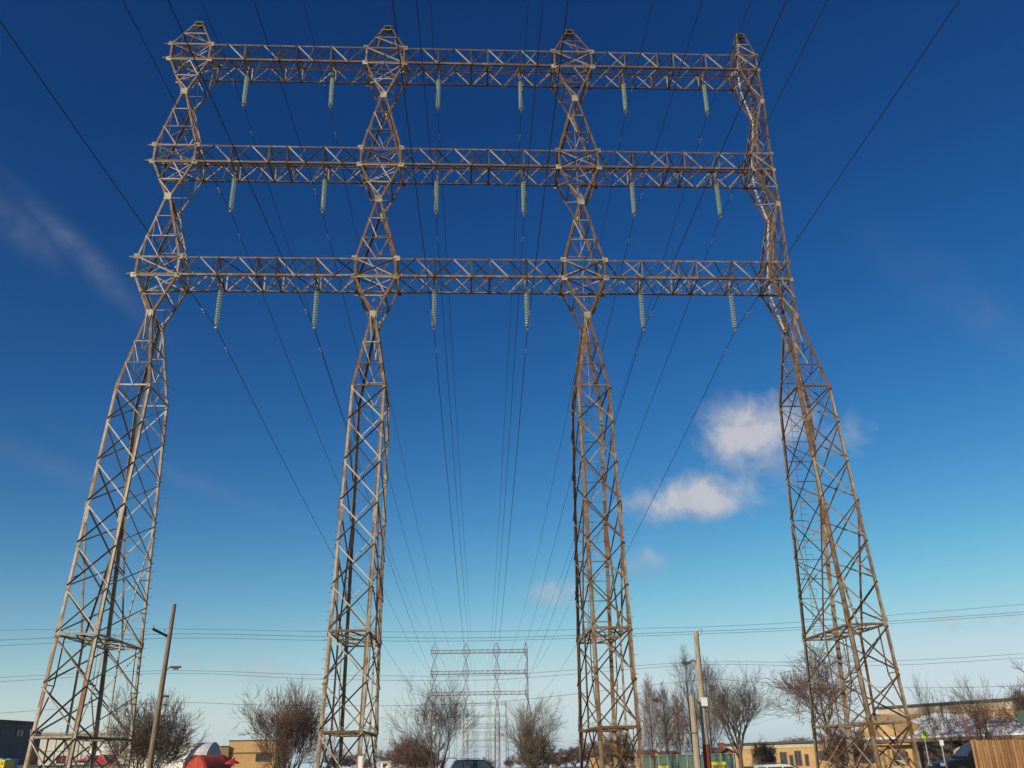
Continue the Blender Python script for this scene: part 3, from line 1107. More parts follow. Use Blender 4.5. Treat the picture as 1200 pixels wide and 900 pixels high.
def make_tree(name, label, u, v_top, Y, wpx, kind, seed, m=m_bark, group=None, base_u=None, lean=0):
    R = random.Random(seed)
    top = at(u, v_top, Y)
    gz_ = ground_z(0, Y) - .05
    bu = base_u if base_u is not None else u + (u - 548) * .008
    b = at(bu, 893, Y); b.z = gz_
    H = top.z - gz_
    Wd = (at(u + wpx / 2, 880, Y) - at(u - wpx / 2, 880, Y)).length
    crown, trunk = MB(), MB()
    if kind == 'bush':
        for s in range(15):
            a = s * 2.4 + R.uniform(-.3, .3)
            tilt = R.uniform(.08, .75)
            d = V((math.cos(a) * tilt, math.sin(a) * tilt, 1)).normalized()
            grow(crown, V((math.cos(a) * .25, math.sin(a) * .25, 0)), d, H * (.46 - .12 * tilt) * R.uniform(.85, 1.05), .06, 4, R, .50, .40, [0, 4, 3, 3, 4], .010, trunk)
    elif kind == 'vase':
        for s in range(5):
            a = s * 1.256 + R.uniform(-.4, .4)
            tilt = R.uniform(.12, .42)
            d = V((math.cos(a) * tilt, math.sin(a) * tilt, 1)).normalized()
            grow(crown, V((math.cos(a) * .12, math.sin(a) * .12, 0)), d, H * .5, .12, 4, R, .52, .45, [0, 3, 4, 3, 5], .009, trunk)
    elif kind == 'round':
        grow(crown, V((0, 0, 0)), V((lean, 0, 1)).normalized(), H * .34, H * .022, 5, R, .62, .30, [0, 3, 4, 4, 4, 5], .010, trunk)
    elif kind == 'oval':
        trunk.tube([(0, 0, 0), (.02, 0, H * .24)], [H * .024, H * .019], 8, cap=False)
        for s in range(7):
            a = s * .9 + R.uniform(-.3, .3)
            tilt = R.uniform(.05, .5)
            d = V((math.cos(a) * tilt, math.sin(a) * tilt, 1)).normalized()
            grow(crown, V((0, 0, H * R.uniform(.12, .24))), d, H * .42, H * .012, 4, R, .42, .55, [0, 3, 4, 3, 5], .009, trunk)
    elif kind == 'slim':
        n = 84
        trunk.tube([(0, 0, 0), (R.gauss(0, .05), R.gauss(0, .05), H * .5), (0, 0, H)], [H * .014, H * .009, .012], 6, cap=False)
        for s in range(n):
            t = .10 + .88 * (s / n)
            a = s * 2.4 + R.uniform(-.4, .4)
            up_ = .55 + .5 * t
            d = V((math.cos(a), math.sin(a), up_)).normalized()
            ln = H * (.27 * (1 - t) ** .8 + .03) * R.uniform(.6, 1.2)
            grow(crown, V((0, 0, H * t)), d, ln, max(.05 * (1 - t), .014), 2 if t < .8 else 1, R, .5, .5, [0, 4, 5], .010)
    elif kind == 'sapling':
        grow(crown, V((0, 0, 0)), V((lean, 0, 1)).normalized(), H * .55, H * .020, 4, R, .50, .5, [0, 3, 4, 4, 5], .012, trunk)
    fit_crown([crown, trunk], H, Wd)
    t = thing(name, label, 'tree', b, group)
    trunk.build('trunk', m, t)
    crown.build('crown', m, t)
    return t

TREES = [
 ('dense grey bare tree wrapped round the foot of the leaning pole', 168, 822, 66, 106, 'bush', 11, m_bark, 168),
 ('broad rounded bare thicket tree left of the second column', 333, 812, 68, 92, 'bush', 12, m_bark_red, 335),
 ('large spreading bare tree in front of the nearest distant tower', 512, 800, 78, 100, 'vase', 13, m_bark_dark, 513),
 ('upright bare tree with a bushy brown base left of the third column', 622, 822, 82, 70, 'vase', 14, m_bark, 622),
 ('leftmost slim reddish tree behind the green fence', 764, 795, 96, 38, 'slim', 21, m_bark_red, None),
 ('second slim reddish tree behind the green fence', 781, 803, 99, 38, 'slim', 22, m_bark_red, None),
 ('third slim reddish tree behind the green fence, lower than its neighbours', 796, 812, 96, 36, 'slim', 23, m_bark_red, None),
 ('tall dark spindly tree directly behind the pale utility pole', 811, 762, 98, 46, 'slim', 24, m_bark_dark, None),
 ('tall slim tree right of the pale pole with a reddish nest in it', 834, 776, 94, 46, 'slim', 25, m_bark_dark, None),
 ('wide bare tree with a stout grey trunk in front of the tan building', 869, 788, 84, 84, 'oval', 26, m_bark, 868),
 ('broad bare tree leaning left behind the last column', 955, 760, 80, 108, 'round', 27, m_bark_red, 985),
 ('thin tree with a dark straight stem in front of the snowy roof', 1094, 797, 62, 40, 'sapling', 28, m_bark_dark, 1103),
 ('small forked tree right of the thin dark stemmed one', 1116, 815, 60, 34, 'sapling', 29, m_bark_dark, 1122),
 ('fan shaped bare tree rising behind the cedar fence', 1158, 803, 56, 62, 'vase', 30, m_bark_red, 1161),
 ('bare tree cut off by the right edge above the cedar fence', 1212, 788, 56, 60, 'round', 31, m_bark_dark, 1218),
]
tobj = []
for (lab, u, vt, Y, wpx, kind, seed, m, bu) in TREES:
    tobj.append(make_tree('bare_tree', lab, u, vt, Y, wpx, kind, seed, m, base_u=bu))
# nests
def nest(u, v, Y, lab, r_):
    R = random.Random(int(u))
    mb = MB()
    for k in range(60):
        a = V((R.gauss(0, 1), R.gauss(0, 1), R.gauss(0, .8))).normalized() * r_ * R.uniform(.3, 1)
        b_ = a + V((R.gauss(0, 1), R.gauss(0, 1), R.gauss(0, .5))).normalized() * r_
        mb.tube([a, b_], .025, 4)
    p = at(u, v, Y)
    tag(mb.build('bird_nest', m_nest, loc=p), lab, 'nest')
nest(834, 805.5, 94, 'reddish ball of a nest high in the slim tree right of the pale pole', .30)
nest(768.5, 821, 96, 'dark small nest in the leftmost slim reddish tree', .24)

# low shrubs
SHR = [('scrubby brown shrub at the foot of the big spreading bare tree', 488, 862, 92, 60, 41), ('dense tawny shrub at the foot of the upright bare tree', 624, 858, 80, 44, 42),
       ('small dark scrub left of the red awning', 43, 884, 88, 14, 43), ('brown scrub under the first crossing of the third column feet', 722, 858, 88, 44, 44),
       ('tangled brown shrub among the last column feet', 990, 855, 66, 56, 45), ('reddish scrub in front of the long tan building', 893, 872, 92, 26, 46)]
for lab, u, vt, Y, wpx, seed in SHR:
    make_tree('bare_shrub', lab, u, vt, Y, wpx, 'bush', seed, m_bark_red if seed % 2 else m_bark)

# a belt of far bare trees
prot = []
for s in range(3):
    tt = make_tree('bare_tree', '', 470 + s, 876, 170, 40, 'round', 60 + s, m_bark_red)
    prot.append(tt)
far = [(468, 872, 170, 0), (484, 878, 190, 1), (452, 880, 230, 2), (395, 880, 200, 0), (416, 884, 230, 1), (432, 886, 210, 2), (500, 884, 240, 1), (548, 890, 320, 0), (572, 888, 340, 2),
       (598, 886, 260, 2), (612, 884, 250, 0), (640, 884, 190, 1), (652, 882, 200, 0), (664, 879, 190, 2), (676, 876, 180, 1), (688, 872, 175, 0), (700, 869, 170, 2), (714, 868, 170, 1), (730, 872, 180, 0), (744, 876, 190, 2),
       (300, 880, 200, 1), (1020, 862, 150, 0), (930, 866, 190, 1)]
lab_far = {0: 'most distant low brown bare tree'}
hp = [(t.location.copy(), (at(470 + i, 876, 170).z - t.location.z)) for i, t in enumerate(prot)]
used = set()
for idx, (u, vt, Y, k) in enumerate(far):
    src = prot[k]
    o = src if k not in used else copy_tree(src)
    used.add(k)
    p = at(u, 893, Y); p.z = ground_z(0, Y)
    H = at(u, vt, Y).z - p.z
    sc = H / hp[k][1]
    o.location = p
    o.scale = (sc, sc, sc)
    o.rotation_euler = (0, 0, idx * 1.3)
    where = ('behind the red tent and tan block' if u < 320 else 'just left of the second column foot' if u < 400 else 'right of the second column foot' if u < 445 else
             'left of the big spreading tree' if u < 505 else 'beyond the car at the line end' if u < 575 else 'left of the upright bare tree' if u < 615 else
             'on the rise left of the third column' if u < 690 else 'behind the third column feet' if u < 750 else 'beyond the long tan building' if u < 1000 else 'behind the last column feet')
    tag(o, 'low brown far bare tree %s' % where, 'tree', 'far trees ' + where)

# ------------------------------------------------------------------ buildings
def quad_on(P, n, u0, v0, u1, v1):
    return [hit(u0, v1, P, n), hit(u1, v1, P, n), hit(u1, v0, P, n), hit(u0, v0, P, n)]

def upright(pts):
    """make a picked window a true upright rectangle in its wall"""
    zs0, zs1 = (pts[0].z + pts[1].z) / 2, (pts[2].z + pts[3].z) / 2
    a, b_ = (pts[0] + pts[3]) / 2, (pts[1] + pts[2]) / 2
    return [V((a.x, a.y, zs0)), V((b_.x, b_.y, zs0)), V((b_.x, b_.y, zs1)), V((a.x, a.y, zs1))]

def add_window(parent, org, P, n, u0, v0, u1, v1, fm=m_frame, gm=m_window, name='window', bars=1, fw=.09):
    q = [x - org for x in upright(quad_on(P, n, u0, v0, u1, v1))]
    x = (q[1] - q[0]); w = x.length; x.normalize()
    up = V((0, 0, 1)); h = q[2].z - q[1].z
    fr = MB()
    c = (q[0] + q[2]) / 2
    for s in (-1, 1):
        fr.box(c + x * s * (w / 2) + n * .03, (fw, .08, h + fw), axes=(x, n, up))
        fr.box(c + up * s * (h / 2) + n * .035, (w - fw, .08, fw), axes=(x, n, up))
    for k in range(1, bars + 1):
        fr.box(c + x * (w * (k / (bars + 1) - .5)) + n * .03, (fw * .6, .06, h - fw), axes=(x, n, up))
    f = fr.build(name, fm, parent)
    g = MB()
    g.box(c + n * .012, (w - .02, .02, h - .02), axes=(x, n, up))
    g.build('pane', gm, f)

def make_block(name, label, a, bb, depth, ztop, wall_m, cap_m, cap=.25, over=.15, cat='building', fascia=None, fascia_h=.5):
    """a and bb: ends of the front wall on the ground"""
    a, bb = V((a.x, a.y, 0)), V((bb.x, bb.y, 0))
    x = (bb - a).normalized()
    n = V((x.y, -x.x, 0))
    if n.dot(-a) < 0:
        n = -n
    t = thing(name, label, cat, (a.x, a.y, ground_z(0, max(a.y, bb.y)) - .3))
    org = V(t.location)
    w = (bb - a).length
    H = ztop - org.z
    mb = MB()
    ax = (x, -n, V((0, 0, 1)))
    mb.box(x * w / 2 - n * depth / 2 + V((0, 0, H / 2)), (w, depth, H), axes=ax)
    mb.build('wall', wall_m, t)
    rf = MB()
    rf.box(x * w / 2 - n * depth / 2 + V((0, 0, H + cap / 2 + .002)), (w + 2 * over, depth + 2 * over, cap), axes=ax)
    rf.build('roof', cap_m, t)
    if fascia:
        fm = MB()
        fm.box(x * w / 2 + n * .04 + V((0, 0, H - fascia_h / 2 - .01)), (w - .02, .08, fascia_h), axes=ax)
        fm.build('fascia', fascia, t)
    return t, org, a, n, x, w, H

def P_at(u, Y):
    p = at(u, 893, Y)
    return V((p.x, p.y, 0))

# slate building far left
zt = at(20, 847.5, 100).z
t, org, a, n, x, w, H = make_block('warehouse', 'dark slate blue warehouse with maroon roof edge at the far left', P_at(-60, 92), P_at(31.5, 104), 14, zt, m_slate, m_maroon, .3, .12)
add_window(t, org, a + V((0, 0, 0)), n, 19, 855, 28, 863, m_hard, m_window, bars=1)
add_window(t, org, a, n, 1.5, 856, 4.5, 859, m_hard, m_window, name='vent', bars=0)
add_window(t, org, a, n, -20, 884, -6, 896, m_hard, m_window, name='window', bars=2)
# annex
t, org, a, n, x, w, H = make_block('shed', 'narrow grey shed wall between the slate warehouse and the cream hall', P_at(32, 106), P_at(43, 108), 8, at(38, 857, 106).z, m_slate, m_darkroof, .15, .08)
add_window(t, org, a, n, 36, 878, 40, 890, m_hard, m_window, name='door', bars=0)
# cream hall
t, org, a, n, x, w, H = make_block('hall', 'long cream walled hall behind the left column feet', P_at(40, 125), P_at(166, 128), 22, at(100, 860.5, 126).z, m_cream, m_fascia, .25, .15)
add_window(t, org, a, n, 66.5, 886, 76, 894, m_maroon, m_maroon, name='door', bars=1)
mb = MB()
for k in range(1, 12):
    mb.box(V((0, 0, H * .5)) + x * (w * k / 12) + n * .03, (.06, .06, H - .1), axes=(x, n, V((0, 0, 1))))
mb.build('batten', m_fascia, t)
mb = MB(); mb.box(V((0, 0, H * .70)) + x * (w * .5) + n * .045, (w * .9, .05, .12), axes=(x, n, V((0, 0, 1)))); mb.build('gutter', m_framew, t)

# red awnings
def awning(label, pts, Y, d):
    P = [at(u, v, Y) for u, v in pts]
    c = P[0]
    t = thing('awning', label, 'awning', (c.x, c.y, ground_z(0, Y)))
    o_ = V(t.location)
    mb = MB(); mb.slab([p - o_ for p in P], (0, d, 0)); mb.build('canopy', m_redroof, t)
    mb = MB()
    for p in (P[0], P[-1]):
        for yy in (.1, d - .1):
            q = p - o_ + V((0, yy, -.02)); mb.tube([(q.x, q.y, 0), q], .04, 6)
    mb.build('post', m_post, t)
awning('long sloping red awning behind the left column feet', [(83, 892.5), (105, 887), (105, 889.8), (84, 893.8)], 88, 3)
awning('steep red canopy peak between the left column feet', [(112, 897), (112, 892), (117.5, 884), (121, 884.5), (125.5, 893), (125.5, 897)], 86, 3)

# yellow skip and blue bin, pale fence
def bin_thing(name, label, cat, u0, u1, v, Y, m, lidm):
    p0, p1 = P_at(u0, Y), P_at(u1, Y)
    zt = at((u0 + u1) / 2, v, Y).z
    g = ground_z(0, Y)
    t = thing(name, label, cat, ((p0.x + p1.x) / 2, Y, g))
    w = p1.x - p0.x; h = zt - g
    mb = MB()
    mb.slab([(-w / 2 + .1, -.6, 0), (w / 2 - .1, -.6, 0), (w / 2, -.6, h - .12), (-w / 2, -.6, h - .12)], (0, 1.2, 0))
    mb.build('body', m, t)
    mb = MB(); mb.box((0, 0, h - .06), (w + .06, 1.3, .12)); mb.box((0, -.64, h - .2), (w * .8, .06, .06)); mb.build('lid', lidm, t)
    mb = MB()
    for sx in (-1, 1):
        mb.box((sx * (w / 2 - .25), -.62, h * .45), (.08, .06, h * .7))
    mb.build('rib', lidm, t)
bin_thing('skip', 'bright yellow skip at the lower left edge', 'skip', -14, 11, 890.5, 60, m_yellow, m_yellow)
bin_thing('plastic_bin', 'pale blue plastic bin right of the yellow skip', 'bin', 12, 16.5, 889, 66, m_blue, m_blue)
bin_thing('plastic_bin', 'blue lidded bin behind the yellow skip', 'bin', 1, 7, 888.6, 68, m_blue, m_blue)

def fence_run(name, label, A, B, h0, m, post_m, step=2.4, boards=False, cat='fence', seed=1, th=.03):
    R = random.Random(seed)
    A, B = V((A.x, A.y, 0)), V((B.x, B.y, 0))
    x = (B - A); ln = x.length; x.normalize()
    nrm = V((x.y, -x.x, 0))
    g = ground_z(0, (A.y + B.y) / 2)
    t = thing(name, label, cat, (A.x, A.y, g))
    mb = MB()
    up = V((0, 0, 1))
    if boards:
        s = 0
        while s < ln:
            w_ = .135
            hh = h0 + R.uniform(-.015, .015)
            lean = R.gauss(0, .004)
            mb.box(x * (s + w_ / 2) + up * (hh / 2), (w_ - .016, .022, hh), axes=((x + up * lean).normalized(), nrm, (up - x * lean).normalized()), w=R.uniform(.001, .42))
            s += w_
    else:
        mb.box(x * ln / 2 + up * (h0 / 2 + .04), (ln, th, h0 - .1), axes=(x, nrm, up))
    mb.build('boards' if boards else 'panel', m, t)
    s = 0
    k = int(ln / step)
    for i in range(k + 1):
        p = MB()
        c = x * (ln * i / k) + nrm * (.10 if not boards else .08)
        if boards:
            p.box(c + up * (h0 + .02) / 2, (.1, .1, h0 + .02), axes=(x, nrm, up))
        else:
            p.tube([c, c + up * (h0 + .06)], .035, 7)
        p.build('post', post_m, t)
    rl = MB()
    for z in ((.3, h0 * .5, h0 - .25) if boards else (.12, h0)):
        rl.box(x * ln / 2 + up * z - nrm * (.05 if boards else -.10), (ln, .05, .09 if boards else .05), axes=(x, nrm, up))
    rl.build('rail', post_m, t)
    return t
fence_run('low_wall', 'low pale concrete panel fence behind the left column feet', P_at(11, 72), P_at(150, 76), at(60, 897, 74).z - ground_z(0, 74), m_concrete, m_concrete, 4, th=.12, cat='wall')

# tents
def barrel(name, label, c, rz, W_, H_, Ln, m, me_, posts=True):
    """barrel vault: W_ across local x, axis along local y"""
    t = thing(name, label, 'tent', c, rz=rz)
    K = 18
    prof = [(W_ / 2 * math.cos(math.pi * k / K), H_ * math.sin(math.pi * k / K)) for k in range(K + 1)]
    mb = MB()
    vs, fs = [], []
    segs = 8
    for j in range(segs + 1):
        for (px, pz) in prof:
            vs.append((px, Ln * j / segs, pz * (1 - .012 * (j % 2))))
    for j in range(segs):
        for k in range(K):
            a = j * (K + 1) + k
            fs.append((a, a + 1, a + K + 2, a + K + 1))
    mb.add(vs, fs)
    o = mb.build('cover', m, t, smooth=True)
    so_ = o.modifiers.new('thick', 'SOLIDIFY'); so_.thickness = .06
    e = MB()
    for y in (.08, Ln - .13):
        e.slab([V((px * .985, y, pz * .975)) for px, pz in prof], (0, .05, 0))
    e.build('end_panel', me_, t)
    f = MB()
    f.tube([(px * 1.012, 0, pz * 1.012) for px, pz in prof], .05, 6)
    f.tube([(px * 1.012, Ln, pz * 1.012) for px, pz in prof], .05, 6)
    f.build('hoop', m, t)
    return t
# white tent: its right end faces front right
gw = ground_z(0, 108)
pe = P_at(249.5, 108)
zt = at(249.5, 870.5, 108).z
barrel('barrel_tent', 'long white barrel roofed tent with an end coloured as in shade beside the tan block', (pe.x, pe.y, gw), math.radians(76), 4.6, zt - gw, 14.5, m_fabric_w, m_fabric_shade)
gw = ground_z(0, 84)
pe = P_at(228, 84)
zt = at(230, 885.5, 84).z
barrel('barrel_tent', 'small red barrel tent standing in front of the white one', (pe.x, pe.y, gw), math.radians(-30), 2.9, zt - gw, 3.2, m_fabric_r, m_fabric_r)
# steel flue stack
p = P_at(184.5, 104); g = ground_z(0, 104)
t = thing('flue_stack', 'shiny steel flue stack beside the leaning wooden pole', 'chimney', (p.x, p.y, g))
zt = at(187.5, 819, 104).z - g
mb = MB(); mb.tube([(0, 0, 0), (.02, 0, zt)], .24, 12); mb.build('pipe', m_chrome, t)
mb = MB()
for k in range(5):
    mb.tube([(0, 0, zt * (.4 + .13 * k)), (0, 0, zt * (.4 + .13 * k) + .12)], .29, 12)
mb.tube([(0, 0, zt + .15), (0, 0, zt + .35)], .34, 12); mb.tube([(.38, 0, 1), (.38, 0, zt + .3)], .03, 5)
mb.build('band', m_hard, t)
t = thing('satellite_dish', 'small white dish on the ridge of the white barrel tent', 'dish', at(214, 869.5, 108))
mb = MB(); mb.lathe([(.05, 0), (.25, .05), (.42, .18), (.42, .20), (.22, .08), (.02, .03)], 12)
o = mb.build('reflector', m_dish, t); o.rotation_euler = (math.radians(70), 0, .3)
mb = MB(); mb.tube([(0, 0, 0), (0, .1, -.6)], .04, 6); mb.build('mast', m_post, t)

# ochre block
t, org, a, n, x, w, H = make_block('block_building', 'flat roofed ochre block behind the round thicket tree', P_at(266.5, 128), P_at(322, 128.4), 14, at(300, 868.5, 130).z, m_tan2, m_darkroof, .12, .08)
mb = MB(); mb.box(V((0, 0, H * .72)) + x * w / 2 + n * .04, (w - .1, .08, .16), axes=(x, n, V((0, 0, 1)))); mb.build('string_course', m_frame, t)
add_window(t, org, a, n, 300, 882, 318, 892, m_frame, m_window, bars=3)
add_window(t, org, a, n, 268, 888, 274, 897, m_frame, m_window, name='door', bars=0)
make_block('block_building', 'lower ochre extension at the left end of the tall block', P_at(257.2, 127), P_at(266.8, 127.5), 9, at(262, 875, 127).z, m_tan2, m_darkroof, .1, .06)

# low white building and tank right of the second column
t, org, a, n, x, w, H = make_block('shed', 'low white shed beyond the second column foot', P_at(446, 118), P_at(458, 118), 6, at(452, 893, 118).z, m_white, m_fascia, .12, .1)
add_window(t, org, a, n, 449, 895, 453, 899, m_hard, m_window, bars=0)
p = P_at(463, 112); g = ground_z(0, 112)
t = thing('storage_tank', 'squat pale round tank right of the low white shed', 'tank', (p.x, p.y, g))
mb = MB(); ht = at(463, 896, 112).z - g
mb.lathe([(1.1, 0), (1.1, ht - .25), (.9, ht - .08), (.2, ht), (.0, ht)], 20); mb.build('shell', m_cream, t, smooth=False)
mb = MB(); mb.tube([(-1.16, 0, 0), (-1.16, 0, ht)], .03, 5); mb.tube([(-1.16, .35, 0), (-1.16, .35, ht)], .03, 5); mb.build('ladder', m_hard, t)

# houses beyond the green fence
def house(label, u0, u1, Y, v_eave, v_ridge, wm, rm, chimney=False, win=None):
    A, B = P_at(u0, Y), P_at(u1, Y)
    g = ground_z(0, Y) - .2
    t = thing('house', label, 'house', (A.x, A.y, g))
    w = B.x - A.x
    he = at((u0 + u1) / 2, v_eave, Y).z - g; hr = at((u0 + u1) / 2, v_ridge, Y).z - g
    dp = 8
    mb = MB(); mb.slab([(0, 0, 0), (w, 0, 0), (w, 0, he), (w / 2, 0, hr - .08), (0, 0, he)], (0, dp, 0)); mb.build('wall', wm, t)
    rf = MB()
    for s in (0, 1):
        e = V((-.35, -.4, he - .12)) if s == 0 else V((w + .35, -.4, he - .12))
        r_ = V((w / 2, -.4, hr + .05))
        rf.slab([e, r_, r_ + V((0, dp + .8, 0)), e + V((0, dp + .8, 0))], (0, 0, .14))
    ro = rf.build('roof', rm, t)
    if chimney:
        c = MB(); c.box((w * .7, dp * .4, hr - .1), (.6, .6, 1.5)); c.box((w * .7, dp * .4, hr + .68), (.72, .72, .12)); c.build('chimney', m_brick, ro)
    f = MB(); f.box((w / 2, -.03, he * .62), (w * .28, .06, he * .3)); wo_ = f.build('window', m_framew, t)
    f = MB(); f.box((w / 2, -.07, he * .62), (w * .24, .03, he * .25)); f.build('pane', m_window, wo_)
house('tan gabled house behind the leftmost slim tree', 757, 775, 118, 885, 880, m_tan, m_brownroof)
house('house with a broad brown roof between the slim trees', 783, 800, 112, 887, 881.5, m_tan, m_brownroof)
house('red brick house right of the pale utility pole', 846, 859, 116, 881.5, 877.5, m_brick, m_brownroof, True)
house('brown roofed house seen through the third column feet', 700, 716, 122, 884, 879, m_tan, m_brownroof)
house('small pale house on the rise left of the third column', 648, 657, 190, 886.5, 883, m_white, m_brownroof)

fence_run('green_fence', 'green mesh screened chain fence below the slim trees', P_at(754, 100), P_at(862, 76), at(808, 884.5, 88).z - ground_z(0, 88), m_greenmesh, m_post, 2.6)
def barrier(label, u0, u1, v, Y, m_yellow=m_yellow):
    A, B = P_at(u0, Y), P_at(u1, Y); g = ground_z(0, Y)
    t = thing('barrier', label, 'barrier', (A.x, A.y, g)); w = B.x - A.x; h = at((u0 + u1) / 2, v, Y).z - g
    mb = MB(); mb.box((w / 2, 0, h - .12), (w, .06, .22)); mb.build('rail', m_yellow, t)
    for e in (.15, w - .15):
        mb = MB(); mb.box((e, .06, (h - .02) / 2), (.09, .06, h - .02)); mb.build('post', m_yellow, t)
barrier('yellow barrier rail right of the red based pale pole', 832, 850, 892.6, 72)
barrier('short yellow barrier rail left of the pole stub', 771, 783, 897.2, 70)
barrier('pale guard rail low beside the last column foot', 1045, 1062, 890.5, 50, m_fascia)

# long tan school building
A, B = P_at(846, 142), P_at(1062, 112)
zt = at(880, 873, 138).z
t, org, a, n, x, w, H = make_block('school_building', 'long low tan brick building with brown windows behind the leaning tree', A, B, 16, zt, m_tan, m_darkroof, .28, .35, fascia=m_fascia, fascia_h=.55)
for (u0, v0, u1, v1, nm, br) in ((890, 887, 910, 899, 'garage_door', 3), (915, 881.5, 922.5, 897, 'window', 1), (926, 885, 930, 897, 'door', 0), (932, 880, 939.5, 897, 'window', 1), (944, 884, 948, 897, 'door', 0), (960, 880, 972, 890, 'window', 2), (1000, 879, 1014, 890, 'window', 2), (1030, 878, 1044, 890, 'window', 2)):
    add_window(t, org, a, n, u0, v0, u1, v1, name=nm, bars=br)
mb = MB(); p = at(897, 868.5, 134) - org; mb.tube([p + V((0, 1.0, -.6)), p + V((0, 1.0, .2))], .18, 8); mb.build('roof_vent', m_white, t)

# tall rear tan wing on the right
zt = at(1140, 824.5, 86).z
t, org, a, n, x, w, H = make_block('school_building', 'tall tan brick hall above the snowy roof at the right edge', P_at(1040, 94), P_at(1290, 76), 14, zt, m_tan, m_darkroof, .22, .25, fascia=m_fascia, fascia_h=.7)
# front wing with a snowy pitched roof
g = ground_z(0, 66)
A, B = P_at(985, 76), P_at(1215, 62)
xw = (B - A).normalized(); nw = V((xw.y, -xw.x, 0))
t = thing('school_building', 'low tan wing with a shallow pitched roof patched with snow', 'building', (A.x, A.y, g - .2))
org = V(t.location)
ww = (B - A).length
ze = at(1100, 865, 69).z - org.z
zr_ = at(1075, 838, 76).z - org.z
zr2 = at(1190, 857, 70).z - org.z
mb = MB()
mb.box(xw * ww * .21 - nw * 5 + V((0, 0, (ze - .1) / 2)), (ww * .42, 10, ze - .1), axes=(xw, -nw, V((0, 0, 1))))
mb.build('wall', m_tan, t)
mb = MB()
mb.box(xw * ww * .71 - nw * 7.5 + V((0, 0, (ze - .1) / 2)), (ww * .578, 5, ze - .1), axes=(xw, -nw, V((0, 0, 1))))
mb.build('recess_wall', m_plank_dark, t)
rf = MB()
e0, e1 = xw * 2.0 + nw * .7 + V((0, 0, ze)), xw * ww + nw * .7 + V((0, 0, ze))
r0_, r1_ = xw * (ww * .25) - nw * 7.5 + V((0, 0, zr_)), xw * (ww * .98) - nw * 7.5 + V((0, 0, zr2 + .35))
rf.slab([e0, e1, r1_, r0_], (0, 0, .16))
ro = rf.build('roof', m_shingle, t)
fb = MB(); fb.beam(e0 + V((0, 0, -.1)), e1 + V((0, 0, -.1)), .10, .24); fb.build('fascia', m_frame, ro)
gb = MB(); gb.slab([xw * 0.2 + nw * .35, xw * (ww * .30) + nw * .35, xw * (ww * .30) + nw * .35 + V((0, 0, ze - .12)), xw * .2 + nw * .35 + V((0, 0, ze - .12))], -nw * .3)
gb.build('front_wall', m_tan, t)
# gable at the left end of that wing
gl = MB()
gx0, gx1 = hit(1000, 875, A + nw * .6, nw) - org, hit(1066, 875, A + nw * .6, nw) - org
zpk = at(1030, 838, 75).z - org.z
gl.slab([V((gx0.x, gx0.y, ze - .4)), V((gx1.x, gx1.y, ze - .4)), V((gx1.x, gx1.y, ze)), lerp(V((gx0.x, gx0.y, zpk)), V((gx1.x, gx1.y, zpk)), .35), V((gx0.x, gx0.y, ze))], -nw * 4)
gl.build('gable', m_tan, t)
Pw = A + nw * .36
add_window(t, org, Pw, nw, 1047, 879, 1062, 893, m_frame, m_window, bars=2)
add_window(t, org, Pw, nw, 1010, 879, 1030, 893, m_frame, m_window, bars=3)
for u in (1086, 1120, 1150):
    p = MB(); c = hit(u, 893, A + nw * .4, nw) - org
    p.box(V((c.x, c.y, ze / 2 - .05)), (.22, .22, ze - .1)); p.build('porch_post', m_plank_dark, t)
# sloping cream ramp wall
mb = MB()
Pn = A + nw * 4.0
q = [hit(1117, 900, Pn, nw), hit(1146, 900, Pn, nw), hit(1146, 866, Pn, nw), hit(1142, 866.5, Pn, nw), hit(1117, 879, Pn, nw)]
q[0].z = g; q[1].z = g
mb.slab([p_ - q[0] for p_ in q], -nw * .3)
tag(mb.build('ramp_wall', m_cream, loc=q[0]), 'sloping cream wall behind the black car beside the cedar fence', 'wall')
# brown screen fence left of sign
fence_run('screen_fence', 'dark brown board fence behind the white street sign', P_at(1076, 60), P_at(1116, 58), at(1095, 872, 59).z - ground_z(0, 59), m_plank_dark, m_plank_dark, 1.8, boards=True, seed=5)
# cedar fence
hf = at(1150, 867.5, 43).z
fence_run('cedar_fence', 'tall orange brown cedar board fence in the lower right corner', P_at(1143.5, 43), P_at(1330, 40.5), hf, m_plank, m_plank, 2.4, boards=True, seed=3)

# signs
def sign(name, label, u, v, Y, w, h, shape, m, post_m=m_post, tilt=0.0):
    p = at(u, v, Y); g = ground_z(0, Y)
    t = thing(name, label, 'sign', (p.x, p.y, g))
    zc = p.z - g
    mb = MB(); mb.tube([(0, 0, 0), (0, 0, zc + h * .4)], .03, 6); mb.build('post', post_m, t)
    mb = MB()
    y = -.05
    if shape == 'rect':
        pts = [(-w / 2, y, zc - h / 2), (w / 2, y, zc - h / 2), (w / 2, y, zc + h / 2), (-w / 2, y, zc + h / 2)]
    elif shape == 'pent':
        pts = [(-w / 2, y, zc - h / 2), (w / 2, y, zc - h / 2), (w / 2, y, zc + h * .1), (0, y, zc + h / 2), (-w / 2, y, zc + h * .1)]
    else:
        pts = [(w / 2 * math.cos(a * math.pi / 12), y, zc + h / 2 * math.sin(a * math.pi / 12)) for a in range(24)]
    mb.slab(pts, (0, .02, 0)); po = mb.build('panel', m, t)
    return t, po, zc
sign('street_sign', 'small blank white sign on a thin post left of the black car', 1103, 870.5, 46, .19, .26, 'rect', m_white)
t, po, zc = sign('school_sign', 'fluorescent yellow green house shaped school crossing sign', 1082.5, 859.5, 54, .30, .50, 'pent', m_lime)
mb = MB()
for s in (-1, 1):
    mb.tube([(s * .05, -.075, zc - .16), (s * .05, -.075, zc + .02)], .022, 6)
    mb.box((s * .05, -.075, zc + .06), (.05, .01, .05))
